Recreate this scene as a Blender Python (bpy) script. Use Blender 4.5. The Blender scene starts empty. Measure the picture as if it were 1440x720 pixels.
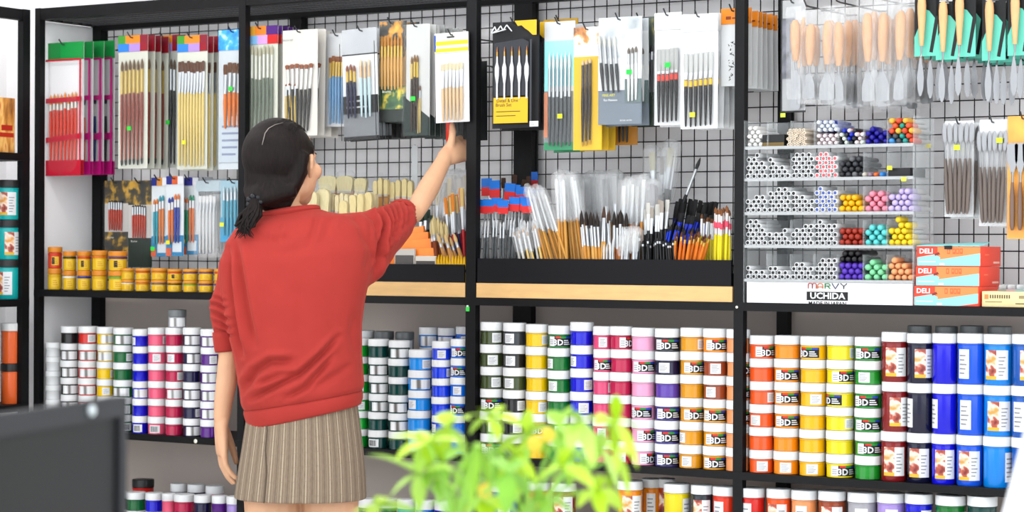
import bpy, bmesh, math, random
from mathutils import Vector, Matrix, Euler
random.seed(7)
SC = bpy.context.scene
COL = SC.collection
PI = math.pi

# ------------------------------------------------------------------ camera model (frame 1440 x 720)
F_PX = 3088.1
YAW, PITCH, ROLL = 0.5567, 0.0029, 0.0047
CAM = Vector((4.726, -4.864, 1.30))
_fw = Vector((-math.sin(YAW)*math.cos(PITCH), math.cos(YAW)*math.cos(PITCH), -math.sin(PITCH)))
_r0 = Vector((math.cos(YAW), math.sin(YAW), 0))
_u0 = _r0.cross(_fw)
RT = _r0*math.cos(ROLL) + _u0*math.sin(ROLL)
UP = -_r0*math.sin(ROLL) + _u0*math.cos(ROLL)

def ray(px, py):
    return _fw + RT*((px-720)/F_PX) + UP*((360-py)/F_PX)
def at(px, py, Y=0.0):
    """point of the plane at depth Y (parallel to the shelves) seen at a photo position"""
    d = ray(px, py)
    return CAM + d*((Y-CAM.y)/d.y)
def atd(px, py, depth):
    """point at a distance in front of the camera"""
    return CAM + ray(px, py)*depth
def depth_of(p):
    return (Vector(p)-CAM).dot(_fw)
def pix(p):
    d = Vector(p)-CAM
    z = d.dot(_fw)
    return 720+F_PX*d.dot(RT)/z, 360-F_PX*d.dot(UP)/z

# ------------------------------------------------------------------ materials
def lin(c):
    out = []
    for v in c[:3]:
        v = v/255.0
        out.append(v/12.92 if v <= 0.04045 else ((v+0.055)/1.055)**2.4)
    return (out[0], out[1], out[2], 1.0)
_M = {}
def mat(name, rgb, rough=0.45, metal=0.0, alpha=1.0, spec=0.5, var=0.0, scale=40.0, bump=0.0, bscale=200.0, trans=0.0, emit=None, sss=0.0, coat=0.0, stretch=None):
    if name in _M:
        return _M[name]
    m = bpy.data.materials.new(name)
    m.use_nodes = True
    nt = m.node_tree
    b = nt.nodes['Principled BSDF']
    col = lin(rgb)
    b.inputs['Base Color'].default_value = col
    b.inputs['Roughness'].default_value = rough
    b.inputs['Metallic'].default_value = metal
    b.inputs['Alpha'].default_value = alpha
    b.inputs['Specular IOR Level'].default_value = spec
    b.inputs['Transmission Weight'].default_value = trans
    b.inputs['Coat Weight'].default_value = coat
    if sss:
        b.inputs['Subsurface Weight'].default_value = sss
        b.inputs['Subsurface Radius'].default_value = (0.02, 0.008, 0.004)
    if emit:
        b.inputs['Emission Color'].default_value = col
        b.inputs['Emission Strength'].default_value = emit
    tc = None
    def coords():
        nonlocal tc
        if tc is None:
            t = nt.nodes.new('ShaderNodeTexCoord')
            tc = t.outputs['Object']
            if stretch:
                mp = nt.nodes.new('ShaderNodeMapping')
                mp.inputs['Scale'].default_value = stretch
                nt.links.new(tc, mp.inputs['Vector'])
                tc = mp.outputs['Vector']
        return tc
    if var:
        n = nt.nodes.new('ShaderNodeTexNoise')
        n.inputs['Scale'].default_value = scale
        n.inputs['Detail'].default_value = 4
        nt.links.new(coords(), n.inputs['Vector'])
        r = nt.nodes.new('ShaderNodeValToRGB')
        r.color_ramp.elements[0].position = 0.3
        r.color_ramp.elements[1].position = 0.7
        r.color_ramp.elements[0].color = tuple(max(0, c*(1-var)) for c in col[:3])+(1,)
        r.color_ramp.elements[1].color = tuple(min(1, c*(1+var)) for c in col[:3])+(1,)
        nt.links.new(n.outputs['Fac'], r.inputs['Fac'])
        nt.links.new(r.outputs['Color'], b.inputs['Base Color'])
    if bump:
        n2 = nt.nodes.new('ShaderNodeTexNoise')
        n2.inputs['Scale'].default_value = bscale
        n2.inputs['Detail'].default_value = 3
        nt.links.new(coords(), n2.inputs['Vector'])
        bp = nt.nodes.new('ShaderNodeBump')
        bp.inputs['Strength'].default_value = bump
        bp.inputs['Distance'].default_value = 0.003
        nt.links.new(n2.outputs['Fac'], bp.inputs['Height'])
        nt.links.new(bp.outputs['Normal'], b.inputs['Normal'])
    _M[name] = m
    return m
def dim(rgb, f):
    out = []
    for v in lin(rgb)[:3]:
        v *= f; out.append(255*(v*12.92 if v <= 0.0031308 else 1.055*v**(1/2.4)-0.055))
    return tuple(out)
def C(rgb, rough=0.45, **k):
    """plain coloured material, cached by its colour"""
    key = 'paint_%d_%d_%d_%d' % (rgb[0], rgb[1], rgb[2], int(rough*100)) + ''.join('_%s%s' % (a, k[a]) for a in sorted(k))
    f = 0.70                                            # printed and moulded colours are a little less than full white
    k.setdefault('spec', 0.3)
    return mat(key, dim(rgb, f), rough, **k)
def ramp_mat(name, cols, scale=12.0, rough=0.5, detail=3.0, stretch=None, kind='noise', bump=0.0):
    """procedural multi colour print or wood"""
    if name in _M:
        return _M[name]
    m = bpy.data.materials.new(name); m.use_nodes = True
    nt = m.node_tree; b = nt.nodes['Principled BSDF']; b.inputs['Roughness'].default_value = rough
    t = nt.nodes.new('ShaderNodeTexCoord'); mp = nt.nodes.new('ShaderNodeMapping')
    if stretch: mp.inputs['Scale'].default_value = stretch
    nt.links.new(t.outputs['Object'], mp.inputs['Vector'])
    if kind == 'noise':
        n = nt.nodes.new('ShaderNodeTexNoise'); n.inputs['Scale'].default_value = scale; n.inputs['Detail'].default_value = detail
        o = n.outputs['Fac']
    else:
        n = nt.nodes.new('ShaderNodeTexVoronoi'); n.inputs['Scale'].default_value = scale
        o = n.outputs['Color']
    nt.links.new(mp.outputs['Vector'], n.inputs['Vector'])
    r = nt.nodes.new('ShaderNodeValToRGB')
    el = r.color_ramp.elements
    while len(el) < len(cols): el.new(0.5)
    for i, (p, c) in enumerate(cols):
        el[i].position = p; el[i].color = lin(c)
    nt.links.new(o, r.inputs['Fac']); nt.links.new(r.outputs['Color'], b.inputs['Base Color'])
    if bump:
        bp = nt.nodes.new('ShaderNodeBump'); bp.inputs['Strength'].default_value = bump; bp.inputs['Distance'].default_value = 0.002
        nt.links.new(o, bp.inputs['Height']); nt.links.new(bp.outputs['Normal'], b.inputs['Normal'])
    _M[name] = m
    return m
def film(name, haze=0.02, rough=0.14, bump=0.35, bscale=22.0, gloss=0.6):
    """clear plastic film: see-through, with reflections on its creases and a trace of haze"""
    if name in _M: return _M[name]
    m = bpy.data.materials.new(name); m.use_nodes = True; nt = m.node_tree; nt.nodes.clear()
    N = nt.nodes.new; out = N('ShaderNodeOutputMaterial'); tr = N('ShaderNodeBsdfTransparent'); tr.inputs['Color'].default_value = (.985, .988, .99, 1)
    gl = N('ShaderNodeBsdfGlossy'); gl.inputs['Roughness'].default_value = rough; gl.inputs['Color'].default_value = (gloss, gloss, gloss, 1)
    df = N('ShaderNodeBsdfDiffuse'); df.inputs['Color'].default_value = (.9, .91, .92, 1)
    lw = N('ShaderNodeLayerWeight'); lw.inputs['Blend'].default_value = .5; pw = N('ShaderNodeMath'); pw.operation = 'POWER'; pw.inputs[1].default_value = 3.0; fr = N('ShaderNodeMath'); fr.operation = 'MULTIPLY_ADD'; fr.inputs[1].default_value = .40; fr.inputs[2].default_value = .010
    tc = N('ShaderNodeTexCoord'); nz = N('ShaderNodeTexNoise'); nz.inputs['Scale'].default_value = bscale; nz.inputs['Detail'].default_value = 3
    bp = N('ShaderNodeBump'); bp.inputs['Strength'].default_value = bump; bp.inputs['Distance'].default_value = .012
    L = nt.links.new
    L(tc.outputs['Object'], nz.inputs['Vector']); L(nz.outputs['Fac'], bp.inputs['Height']); L(bp.outputs['Normal'], lw.inputs['Normal']); L(lw.outputs['Facing'], pw.inputs[0]); L(pw.outputs[0], fr.inputs[0]); L(bp.outputs['Normal'], gl.inputs['Normal'])
    m1 = N('ShaderNodeMixShader'); m1.inputs['Fac'].default_value = haze; L(tr.outputs[0], m1.inputs[1]); L(df.outputs[0], m1.inputs[2])
    m2 = N('ShaderNodeMixShader'); L(fr.outputs[0], m2.inputs['Fac']); L(m1.outputs[0], m2.inputs[1]); L(gl.outputs[0], m2.inputs[2]); L(m2.outputs[0], out.inputs['Surface'])
    _M[name] = m
    return m
BLACK = mat('black_powder_coat', (11, 11, 13), 0.5, spec=0.18, var=0.15, scale=60)
WIRE = mat('black_wire', (12, 12, 14), 0.5, spec=0.2)
WHITE = mat('white_plastic', (208, 210, 212), 0.4)
PAPER = mat('white_paper', (208, 210, 213), 0.6)
STEEL = mat('steel', (205, 208, 210), 0.28, metal=0.9)
CHROME = mat('ferrule_metal', (190, 194, 198), 0.33, metal=0.85)
FILM = film('clear_film')
FILM2 = film('crinkled_film', 0.13, 0.16, 1.0, 30.0, 0.8)

# ------------------------------------------------------------------ mesh building
class MB:
    def __init__(self):
        self.v = []; self.f = []; self.m = []; self.uv = None
    def add(self, vs, fs, mi=0, M=None):
        o = len(self.v)
        if M is not None: vs = [tuple(M @ Vector(p)) for p in vs]
        self.v.extend([tuple(p) for p in vs])
        for f in fs:
            self.f.append(tuple(i+o for i in f)); self.m.append(mi)
        return self
    def box(self, x0, x1, y0, y1, z0, z1, mi=0, M=None):
        vs = [(x0,y0,z0),(x1,y0,z0),(x1,y1,z0),(x0,y1,z0),(x0,y0,z1),(x1,y0,z1),(x1,y1,z1),(x0,y1,z1)]
        return self.add(vs, [(0,3,2,1),(4,5,6,7),(0,1,5,4),(1,2,6,5),(2,3,7,6),(3,0,4,7)], mi, M)
    def bbox(self, x0, x1, y0, y1, z0, z1, b=0.004, mi=0, M=None):
        """box with chamfered edges"""
        bm = bmesh.new()
        r = bmesh.ops.create_cube(bm, size=1.0)
        for v in bm.verts:
            v.co = Vector(((x0+x1)/2+v.co.x*(x1-x0), (y0+y1)/2+v.co.y*(y1-y0), (z0+z1)/2+v.co.z*(z1-z0)))
        bmesh.ops.bevel(bm, geom=list(bm.edges), offset=b, segments=2, affect='EDGES', profile=0.6)
        bm.verts.index_update()
        vs = [tuple(v.co) for v in bm.verts]; fs = [tuple(v.index for v in f.verts) for f in bm.faces]
        bm.free()
        return self.add(vs, fs, mi, M)
    def lathe(self, prof, seg=16, mi=0, M=None, caps=True, mis=None):
        """prof: list of (r, z) from bottom to top"""
        vs = []; fs = []; ms = []
        for (r, z) in prof:
            for k in range(seg):
                a = 2*PI*k/seg
                vs.append((r*math.cos(a), r*math.sin(a), z))
        for i in range(len(prof)-1):
            for k in range(seg):
                k2 = (k+1) % seg
                fs.append((i*seg+k, i*seg+k2, (i+1)*seg+k2, (i+1)*seg+k)); ms.append(mis[i] if mis else mi)
        if caps:
            fs.append(tuple(reversed(range(seg)))); ms.append(mis[0] if mis else mi)
            n = len(prof)-1
            fs.append(tuple(n*seg+k for k in range(seg))); ms.append(mis[-1] if mis else mi)
        o = len(self.v)
        if M is not None: vs = [tuple(M @ Vector(p)) for p in vs]
        self.v.extend(vs)
        for f, m_ in zip(fs, ms):
            self.f.append(tuple(i+o for i in f)); self.m.append(m_)
        return self
    def tube(self, pts, r, seg=8, mi=0, caps=True, ry=None):
        """round tube along points; r a number or a list"""
        pts = [Vector(p) for p in pts]; n = len(pts)
        rs = r if isinstance(r, (list, tuple)) else [r]*n
        rys = ry if ry is not None else rs
        if not isinstance(rys, (list, tuple)): rys = [rys]*n
        t0 = (pts[1]-pts[0]).normalized()
        ref = Vector((0, 0, 1)) if abs(t0.z) < 0.9 else Vector((1, 0, 0))
        nx = ref.cross(t0).normalized()
        vs = []; fs = []
        for i, p in enumerate(pts):
            t = (pts[min(i+1, n-1)]-pts[max(i-1, 0)])
            t = t.normalized() if t.length > 1e-9 else t0
            nx = (nx-t*nx.dot(t)); nx = nx.normalized() if nx.length > 1e-6 else ref.cross(t).normalized()
            ny = t.cross(nx)
            for k in range(seg):
                a = 2*PI*k/seg
                vs.append(tuple(p+nx*(rs[i]*math.cos(a))+ny*(rys[i]*math.sin(a))))
        for i in range(n-1):
            for k in range(seg):
                k2 = (k+1) % seg
                fs.append((i*seg+k, i*seg+k2, (i+1)*seg+k2, (i+1)*seg+k))
        if caps:
            fs.append(tuple(reversed(range(seg)))); fs.append(tuple((n-1)*seg+k for k in range(seg)))
        return self.add(vs, fs, mi)
    def rings(self, rings, mi=0, caps=True):
        """loft through rings of equal point count"""
        s = len(rings[0]); vs = [tuple(p) for r in rings for p in r]; fs = []
        for i in range(len(rings)-1):
            for k in range(s):
                k2 = (k+1) % s
                fs.append((i*s+k, i*s+k2, (i+1)*s+k2, (i+1)*s+k))
        if caps:
            fs.append(tuple(reversed(range(s)))); fs.append(tuple((len(rings)-1)*s+k for k in range(s)))
        return self.add(vs, fs, mi)
    def prism(self, poly, y0, y1, mi=0, M=None):
        """polygon in x,z extruded between y0 and y1"""
        n = len(poly)
        vs = [(x, y0, z) for x, z in poly]+[(x, y1, z) for x, z in poly]
        fs = [tuple(range(n)), tuple(reversed(range(n, 2*n)))]
        for k in range(n):
            k2 = (k+1) % n
            fs.append((k, n+k, n+k2, k2))
        return self.add(vs, fs, mi, M)
    def sphere(self, c, r, seg=12, rng=8, mi=0, M=None):
        r = r if isinstance(r, (tuple, list)) else (r, r, r)
        vs = [(c[0], c[1], c[2]-r[2])]; fs = []
        for i in range(1, rng):
            t = PI*i/rng
            for k in range(seg):
                a = 2*PI*k/seg
                vs.append((c[0]+r[0]*math.sin(t)*math.cos(a), c[1]+r[1]*math.sin(t)*math.sin(a), c[2]-r[2]*math.cos(t)))
        vs.append((c[0], c[1], c[2]+r[2])); L = len(vs)-1
        for k in range(seg):
            k2 = (k+1) % seg
            fs.append((0, 1+k2, 1+k)); fs.append((L, 1+(rng-2)*seg+k, 1+(rng-2)*seg+k2))
            for i in range(rng-2):
                fs.append((1+i*seg+k, 1+i*seg+k2, 1+(i+1)*seg+k2, 1+(i+1)*seg+k))
        return self.add(vs, fs, mi, M)
    def patch(self, r, a0, a1, z0, z1, mi=0, n=8, th=0.0006):
        """curved label around a cylinder; angle 0 faces -y, positive to the right (+x)"""
        vs = []; fs = []
        for i in range(n+1):
            a = a0+(a1-a0)*i/n
            s, c = math.sin(a), -math.cos(a)
            for rr in (r, r+th):
                vs += [(rr*s, rr*c, z0), (rr*s, rr*c, z1)]
        for i in range(n):
            b = i*4; d = b+4
            fs += [(b+2, d+2, d+3, b+3), (b+3, d+3, d+1, b+1), (b, d, d+2, b+2)]
        fs += [(0, 2, 3, 1), (n*4, n*4+1, n*4+3, n*4+2)]
        return self.add(vs, fs, mi)
    def mesh(self, name, mats, smooth=True, angle=40):
        me = bpy.data.meshes.new(name)
        me.from_pydata(self.v, [], self.f)
        mats = mats if isinstance(mats, (list, tuple)) else [mats]
        for m_ in mats: me.materials.append(m_)
        me.polygons.foreach_set('material_index', self.m)
        if smooth:
            me.polygons.foreach_set('use_smooth', [True]*len(me.polygons))
            me.set_sharp_from_angle(angle=math.radians(angle))
        me.update()
        return me
    def build(self, name, mats, parent=None, loc=None, rot=None, smooth=True, angle=40):
        return put(name, self.mesh(name, mats, smooth, angle), parent, loc, rot)
def put(name, data, parent=None, loc=None, rot=None):
    o = bpy.data.objects.new(name, data)
    COL.objects.link(o)
    if parent is not None: o.parent = parent
    if loc is not None: o.location = loc
    if rot is not None: o.rotation_euler = rot
    return o
def tag(o, label, cat, group=None, kind=None):
    o['label'] = label; o['category'] = cat
    if group: o['group'] = group
    if kind: o['kind'] = kind
    return o
def thing(name, label, cat, loc=(0, 0, 0), rz=0.0, group=None):
    o = put(name, None, None, loc, (0, 0, rz)); o.empty_display_size = 0.05
    return tag(o, label, cat, group)
def struct(o):
    o['kind'] = 'structure'; return o
def copy_tree(o, parent=None):
    c = o.copy(); COL.objects.link(c)
    if parent is not None: c.parent = parent
    for ch in list(o.children): copy_tree(ch, c)
    return c
ORD = ['first', 'second', 'third', 'fourth', 'fifth', 'sixth', 'seventh', 'eighth', 'ninth', 'tenth', 'eleventh', 'twelfth']
_txt = {}
def text_geo(s, size, bold=0.0):
    """flat lettering as (verts in x,z from the centre, faces)"""
    key = (s, size, bold)
    if key in _txt: return _txt[key]
    cu = bpy.data.curves.new('lettering', 'FONT'); cu.body = s; cu.size = size; cu.align_x = 'CENTER'; cu.align_y = 'CENTER'
    cu.offset = bold*size; cu.resolution_u = 2
    ob = bpy.data.objects.new('lettering', cu)
    COL.objects.link(ob)
    dg = bpy.context.evaluated_depsgraph_get()
    me = bpy.data.meshes.new_from_object(ob.evaluated_get(dg))
    vs = [(v.co.x, v.co.y) for v in me.vertices]; fs = [tuple(p.vertices) for p in me.polygons]
    bpy.data.objects.remove(ob); bpy.data.meshes.remove(me); bpy.data.curves.remove(cu)
    _txt[key] = (vs, fs)
    return vs, fs
def add_text(mb, s, size, x, y, z, mi, bold=0.0, sx=1.0, shear=0.0, slope=0.0):
    vs, fs = text_geo(s, size, bold)
    mb.add([(x+(a+shear*b)*sx, y, z+b+slope*a) for a, b in vs], fs, mi)
def add_text_round(mb, s, size, r, ang, z, mi, bold=0.0):
    vs, fs = text_geo(s, size, bold)
    mb.add([(r*math.sin(ang+a/r), -r*math.cos(ang+a/r), z+b) for a, b in vs], fs, mi)
# ------------------------------------------------------------------ main dimensions
W = 0.779; D = 0.274
UX = [0.0, at(335,200,0).x, at(655.5,240,0).x, at(1032.5,240,0).x, at(1032.5,240,0).x+0.80]     # left faces of front uprights
Z_MID_B = 1.1527; Z_MID = Z_MID_B+0.0205       # middle shelf under / top
Z_LOW_B = 0.7385; Z_LOW = Z_LOW_B+0.019
Z_BOT = 0.37
Z_TOP = 2.021; Z_TOPB = Z_TOP-0.035
YB = D+0.03                                    # wall face
X_END = UX[4]+0.03
# ------------------------------------------------------------------ the room
wall_paint = mat('wall_paint', (249, 247, 248), 0.7, var=0.02, scale=6, bump=0.05, bscale=300)
floor_m = ramp_mat('floor_tile', [(0.2, (196, 192, 186)), (0.8, (214, 211, 206))], 3.0, 0.25)
XL, XR, YF, ZC = -0.42, 6.6, -5.4, 3.1
m = MB(); m.box(XL-0.1, XR, YB, YB+0.1, -0.02, ZC); struct(m.build('wall_back', wall_paint))
m = MB(); m.box(XL-0.1, XL, -2.3, YB, -0.02, ZC); struct(m.build('wall_left', wall_paint))
m = MB(); m.box(XL-0.1, XR, YF, YB+0.1, -0.08, 0.0); struct(m.build('floor', floor_m))
m = MB(); m.box(XL-0.1, XR, -2.3, YB+0.1, ZC, ZC+0.08); struct(m.build('ceiling', wall_paint))
m = MB(); m.box(UX[0]-0.3, XR, YB-0.012, YB, 0.0, 0.1); struct(m.build('baseboard_back', WHITE))

# ------------------------------------------------------------------ shelving frame
shelf = thing('display_shelving', 'long black steel shelving unit with four bays along the white wall', 'shelving', (0, 0, 0))
UWd = [0.021, 0.024, 0.031, 0.026, 0.026]      # upright widths
UDp = [0.022, 0.022, 0.022, 0.022, 0.022]
for i in range(5):
    mb = MB(); mb.box(UX[i], UX[i]+UWd[i], 0.0, UDp[i], 0.0, Z_TOP); mb.build('upright', BLACK, shelf)
    mb = MB(); bw = [0.036, 0.042, 0.058, 0.03, 0.04][i]
    bx = [at(139, 40, D).x, at(416, 40, D).x, at(731, 40, D).x, at(1099, 450, D).x, UX[4]][i]
    mb.box(bx, bx+bw, D-0.03, D-0.004, 0.0, Z_TOP-0.02); mb.build('rear_upright', BLACK, shelf)
# beams
mb = MB(); mb.box(UX[0], X_END, 0.001, 0.021, Z_TOPB, Z_TOP-0.001); mb.build('top_front_beam', BLACK, shelf)
mb = MB(); mb.box(UX[0], X_END, D-0.031, D-0.003, 1.974, Z_TOP-0.003); mb.build('top_rear_beam', BLACK, shelf)
mb = MB(); mb.box(UX[0]+0.001, UX[0]+0.022, 0.02, D-0.03, Z_TOPB, Z_TOP-0.002); mb.build('top_end_beam', BLACK, shelf)
# open metal mesh top: ribs across the depth and a few along the length
mb = MB()
n = int((X_END-UX[0])/0.0135)
for k in range(n):
    x = UX[0]+0.026+k*0.0135
    mb.box(x, x+0.003, 0.021, D-0.031, Z_TOP-0.030, Z_TOP-0.0275)
for k in range(5):
    y = 0.055+k*0.042
    mb.box(UX[0]+0.022, X_END, y, y+0.004, Z_TOP-0.034, Z_TOP-0.0302)
mb.build('mesh_top', mat('dark_mesh', (60, 60, 62), 0.4, metal=0.3), shelf, smooth=False)
# shelves: board with front lip
for nm, zb, zt in (('shelf_board', Z_MID_B, Z_MID), ('shelf_board', Z_LOW_B, Z_LOW), ('shelf_board', Z_BOT-0.02, Z_BOT)):
    mb = MB(); mb.box(UX[0]+0.0005, X_END, -0.0015, D-0.032, zb, zt); mb.build(nm, BLACK, shelf)
for (px, py, Y, rr) in ((1036, 432, -0.002, 0.0035), (275, 620.5, -0.002, 0.0065), (657, 433, -0.002, 0.001)):
    p = at(px, py, Y)
    if rr > 0.002:
        mb = MB(); mb.sphere((0, 0, 0), (rr, rr*0.6, rr), 10, 6); mb.build('bolt_head', mat('bolt_white', (235, 232, 215), 0.3, metal=0.3), shelf, (p.x, Y, p.z))
p = at(657.5, 433.5, -0.001)
mb = MB(); mb.box(-0.0055, 0.0055, -0.0012, 0, -0.008, 0.004, 0); mb.box(-0.0035, 0.0025, -0.0012, 0, 0.004, 0.010, 1)
mb.build('price_sticker', [C((70, 225, 90)), PAPER], shelf, (p.x, 0.0, p.z))
# added board under the middle shelf, its grey beige standing in for shade
m = MB(); m.box(UX[0]+0.01, X_END, D-0.0025, D+0.003, 0.02, Z_MID_B-0.002); m.build('shade_board', mat('shade_beige', (176, 164, 156), .6, var=.04, scale=5), shelf)
# white side panel at the left end
mb = MB(); mb.box(UX[0]+0.002, UX[0]+0.008, 0.023, D-0.031, 0.02, Z_TOPB-0.002)
mb.build('side_panel', mat('white_laminate', (240, 240, 242), 0.45), shelf)

# ------------------------------------------------------------------ wire grid panels, one per bay
PX, PZ = 0.0378, 0.0408
def grid_panel(x0, x1, z0, z1):
    g = put('wire_grid', None, shelf, (x0, D-0.002, z0)); g.empty_display_size = 0.05
    w, h = x1-x0, z1-z0
    fr = MB(); r = 0.003
    fr.tube([(0, 0, 0), (w, 0, 0), (w, 0, h), (0, 0, h), (0, 0, 0)], r, 6); fr.build('grid_frame', WIRE, g)
    mb = MB(); n = int(w/PX)
    for k in range(1, n+1):
        x = k*PX-0.01
        if 0.006 < x < w-0.006: mb.tube([(x, 0.0, 0), (x, 0.0, h)], 0.0016, 5, caps=True)
    mb.build('vertical_wires', WIRE, g)
    mb = MB(); k = 1
    zoff = (1.9546-z0) % PZ
    z = zoff
    while z < h-0.006:
        if z > 0.006: mb.tube([(0, -0.0025, z), (w, -0.0025, z)], 0.0016, 5, caps=True)
        z += PZ
    mb.build('horizontal_wires', WIRE, g)
    return g
rx = [at(139,40,D).x+0.037, at(416,40,D).x+0.043, at(731,40,D).x+0.059, at(1099,450,D).x+0.031]
lx = [at(416,40,D).x-0.001, at(731,40,D).x-0.001, at(1099,450,D).x-0.001, UX[4]-0.002]
for i in range(4):
    grid_panel(rx[i], lx[i], 1.20, 2.0)
# ------------------------------------------------------------------ the woman
import numpy as np
DW = 5.45
RV = Vector((math.cos(YAW), math.sin(YAW), 0)); DV = Vector((-math.sin(YAW), math.cos(YAW), 0)); ZV = Vector((0, 0, 1))
PXM = F_PX/DW
_root = atd(425, 600, DW); ROOT = Vector((_root.x, _root.y, 0.0))
def V(px, py, dd=0.0): return atd(px, py, DW+dd)-ROOT
def ring_px(l, ly, r, ry, b, dd=0.0, n=28, e=2.3, front=1.0):
    """oval ring: left and right ends in the photo, b = half depth"""
    A = V(l, ly, dd); Bv = V(r, ry, dd); c = (A+Bv)/2; ax = (Bv-A)/2; out = []
    for k in range(n):
        a = 2*PI*k/n; ca, sa = math.cos(a), math.sin(a)
        ca = math.copysign(abs(ca)**(2/e), ca); sa = math.copysign(abs(sa)**(2/e), sa)
        out.append(c+ax*ca-DV*(b*sa*(front if sa < 0 else 1.0)))
    return out
def limb(mb, pts, rs, seg=14, flat=None):
    mb.tube(pts, rs, seg, 0, True, ry=flat)
    for p, r in ((pts[0], rs[0]), (pts[-1], rs[-1])): mb.sphere(p, r*0.98, 12, 8)
def fuse(mb, name, mats, voxel, smooth, parent, factor=0.5):
    """union of overlapping closed pieces as one continuous skin"""
    me = bpy.data.meshes.new(name); me.from_pydata([tuple(v) for v in mb.v], [], mb.f); me.update()
    ob = bpy.data.objects.new(name, me); COL.objects.link(ob)
    r = ob.modifiers.new('union', 'REMESH'); r.mode = 'VOXEL'; r.voxel_size = voxel; r.use_smooth_shade = True
    s = ob.modifiers.new('relax', 'SMOOTH'); s.factor = factor; s.iterations = smooth
    dg = bpy.context.evaluated_depsgraph_get()
    m2 = bpy.data.meshes.new_from_object(ob.evaluated_get(dg)); m2.name = name
    bpy.data.objects.remove(ob); bpy.data.meshes.remove(me)
    m2.materials.clear()
    for m_ in mats: m2.materials.append(m_)
    m2.polygons.foreach_set('use_smooth', [True]*len(m2.polygons))
    return put(name, m2, parent)
def arr(me):
    co = np.empty(len(me.vertices)*3, 'f'); me.vertices.foreach_get('co', co); return co.reshape(-1, 3).astype(float)
def normals(me):
    no = np.empty(len(me.vertices)*3, 'f'); me.vertex_normals.foreach_get('vector', no); return no.reshape(-1, 3).astype(float)
def setco(me, co):
    me.vertices.foreach_set('co', co.astype('f').ravel()); me.update()
def pix_np(co):
    d = co+np.array(ROOT)-np.array(CAM); z = d@np.array(_fw)
    return 720+F_PX*(d@np.array(RT))/z, 360-F_PX*(d@np.array(UP))/z
def creases(ob, lst, both=False):
    me = ob.data; co = arr(me); no = normals(me); x, y = pix_np(co)
    view = np.array(CAM-ROOT)-co; view /= np.linalg.norm(view, axis=1)[:, None]
    fc = (no*view).sum(1); w0 = np.clip((fc+0.05)/0.3, 0, 1)
    tot = np.zeros(len(co))
    for pts, amp, wd in lst:
        best = np.full(len(co), 1e9); side = np.zeros(len(co)); tt = np.zeros(len(co)); L = 0; seg = []
        for a, b in zip(pts[:-1], pts[1:]): seg.append((a, b, L)); L += math.hypot(b[0]-a[0], b[1]-a[1])
        for a, b, l0 in seg:
            dx, dy = b[0]-a[0], b[1]-a[1]; ll = math.hypot(dx, dy)
            t = np.clip(((x-a[0])*dx+(y-a[1])*dy)/(ll*ll), 0, 1)
            d = np.hypot(x-a[0]-t*dx, y-a[1]-t*dy); sd = ((x-a[0])*dy-(y-a[1])*dx)
            m = d < best; best = np.where(m, d, best); side = np.where(m, np.sign(sd), side); tt = np.where(m, (l0+t*ll)/L, tt)
        fade = np.clip(np.minimum(tt, 1-tt)*5+0.25, 0, 1)
        tot += fade*amp*(-np.exp(-(best/wd)**2)+0.55*np.exp(-((best-2.0*wd)/(1.1*wd))**2)*(side > 0)+0.25*np.exp(-((best-2.0*wd)/(1.2*wd))**2)*(side <= 0))
    setco(me, co+no*(tot*w0*1.35)[:, None])

SKIN = mat('skin', (201, 155, 122), 0.5, sss=0.08, var=0.05, scale=20, spec=0.35)
woman = thing('person', 'woman in a red sweatshirt reaching up to the hanging brush packs', 'person', ROOT)
# head frame
TH = math.radians(65)
HF = (RV*math.cos(TH)+DV*math.sin(TH)); HF = (HF*math.cos(0.10)+ZV*math.sin(0.10)).normalized()
HR = HF.cross(ZV).normalized(); HU = HR.cross(HF).normalized()
HC = V(400, 231, 0.02)
def H(f, r, u): return HC+HF*f+HR*r+HU*u
def hmat(c): return Matrix((HR, HF, HU)).transposed().to_4x4() if c is None else Matrix.Translation(c) @ Matrix((HR, HF, HU)).transposed().to_4x4()
b = MB()
b.sphere((0, 0, 0), (.074, .094, .086), 24, 16, 0, hmat(H(-.004, 0, .018)))           # cranium
b.sphere((0, 0, 0), (.064, .062, .078), 20, 14, 0, hmat(H(.034, 0, -.030)))            # face
b.sphere((0, 0, 0), (.040, .038, .032), 16, 10, 0, hmat(H(.052, 0, -.082)))            # chin and jaw
b.sphere((0, 0, 0), (.057, .045, .036), 16, 10, 0, hmat(H(.018, 0, -.060)))
for s in (-1, 1):
    b.sphere((0, 0, 0), (.028, .024, .024), 12, 8, 0, hmat(H(.060, s*.042, -.022)))      # cheekbones
    b.tube([H(.004, s*.073, .010), H(-.008, s*.084, .022), H(-.020, s*.090, .012), H(-.018, s*.087, -.008), H(-.006, s*.077, -.028)], [.0055, .006, .006, .0055, .005], 8)   # ear rim
    b.sphere((0, 0, 0), (.007, .014, .022), 10, 8, 0, hmat(H(-.007, s*.075, -.002)))
    b.sphere((0, 0, 0), (.006, .006, .008), 8, 6, 0, hmat(H(-.001, s*.074, -.030)))
    b.tube([H(.088, s*.014, .018), H(.086, s*.030, .021), H(.074, s*.046, .014)], [.006, .007, .005], 8)   # brow ridge
b.tube([H(.090, 0, .012), H(.100, 0, -.006), H(.112, 0, -.026)], [.007, .009, .0115], 10)  # nose
for s in (-1, 1): b.sphere((0, 0, 0), (.008, .009, .0075), 10, 8, 0, hmat(H(.100, s*.010, -.029)))
b.tube([H(.086, -.022, -.056), H(.096, -.008, -.0525), H(.097, 0, -.054), H(.096, .008, -.0525), H(.086, .022, -.056)], [.003, .006, .0055, .006, .003], 8)
b.tube([H(.084, -.020, -.058), H(.094, 0, -.065), H(.084, .020, -.058)], [.003, .0072, .003], 8)
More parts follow.
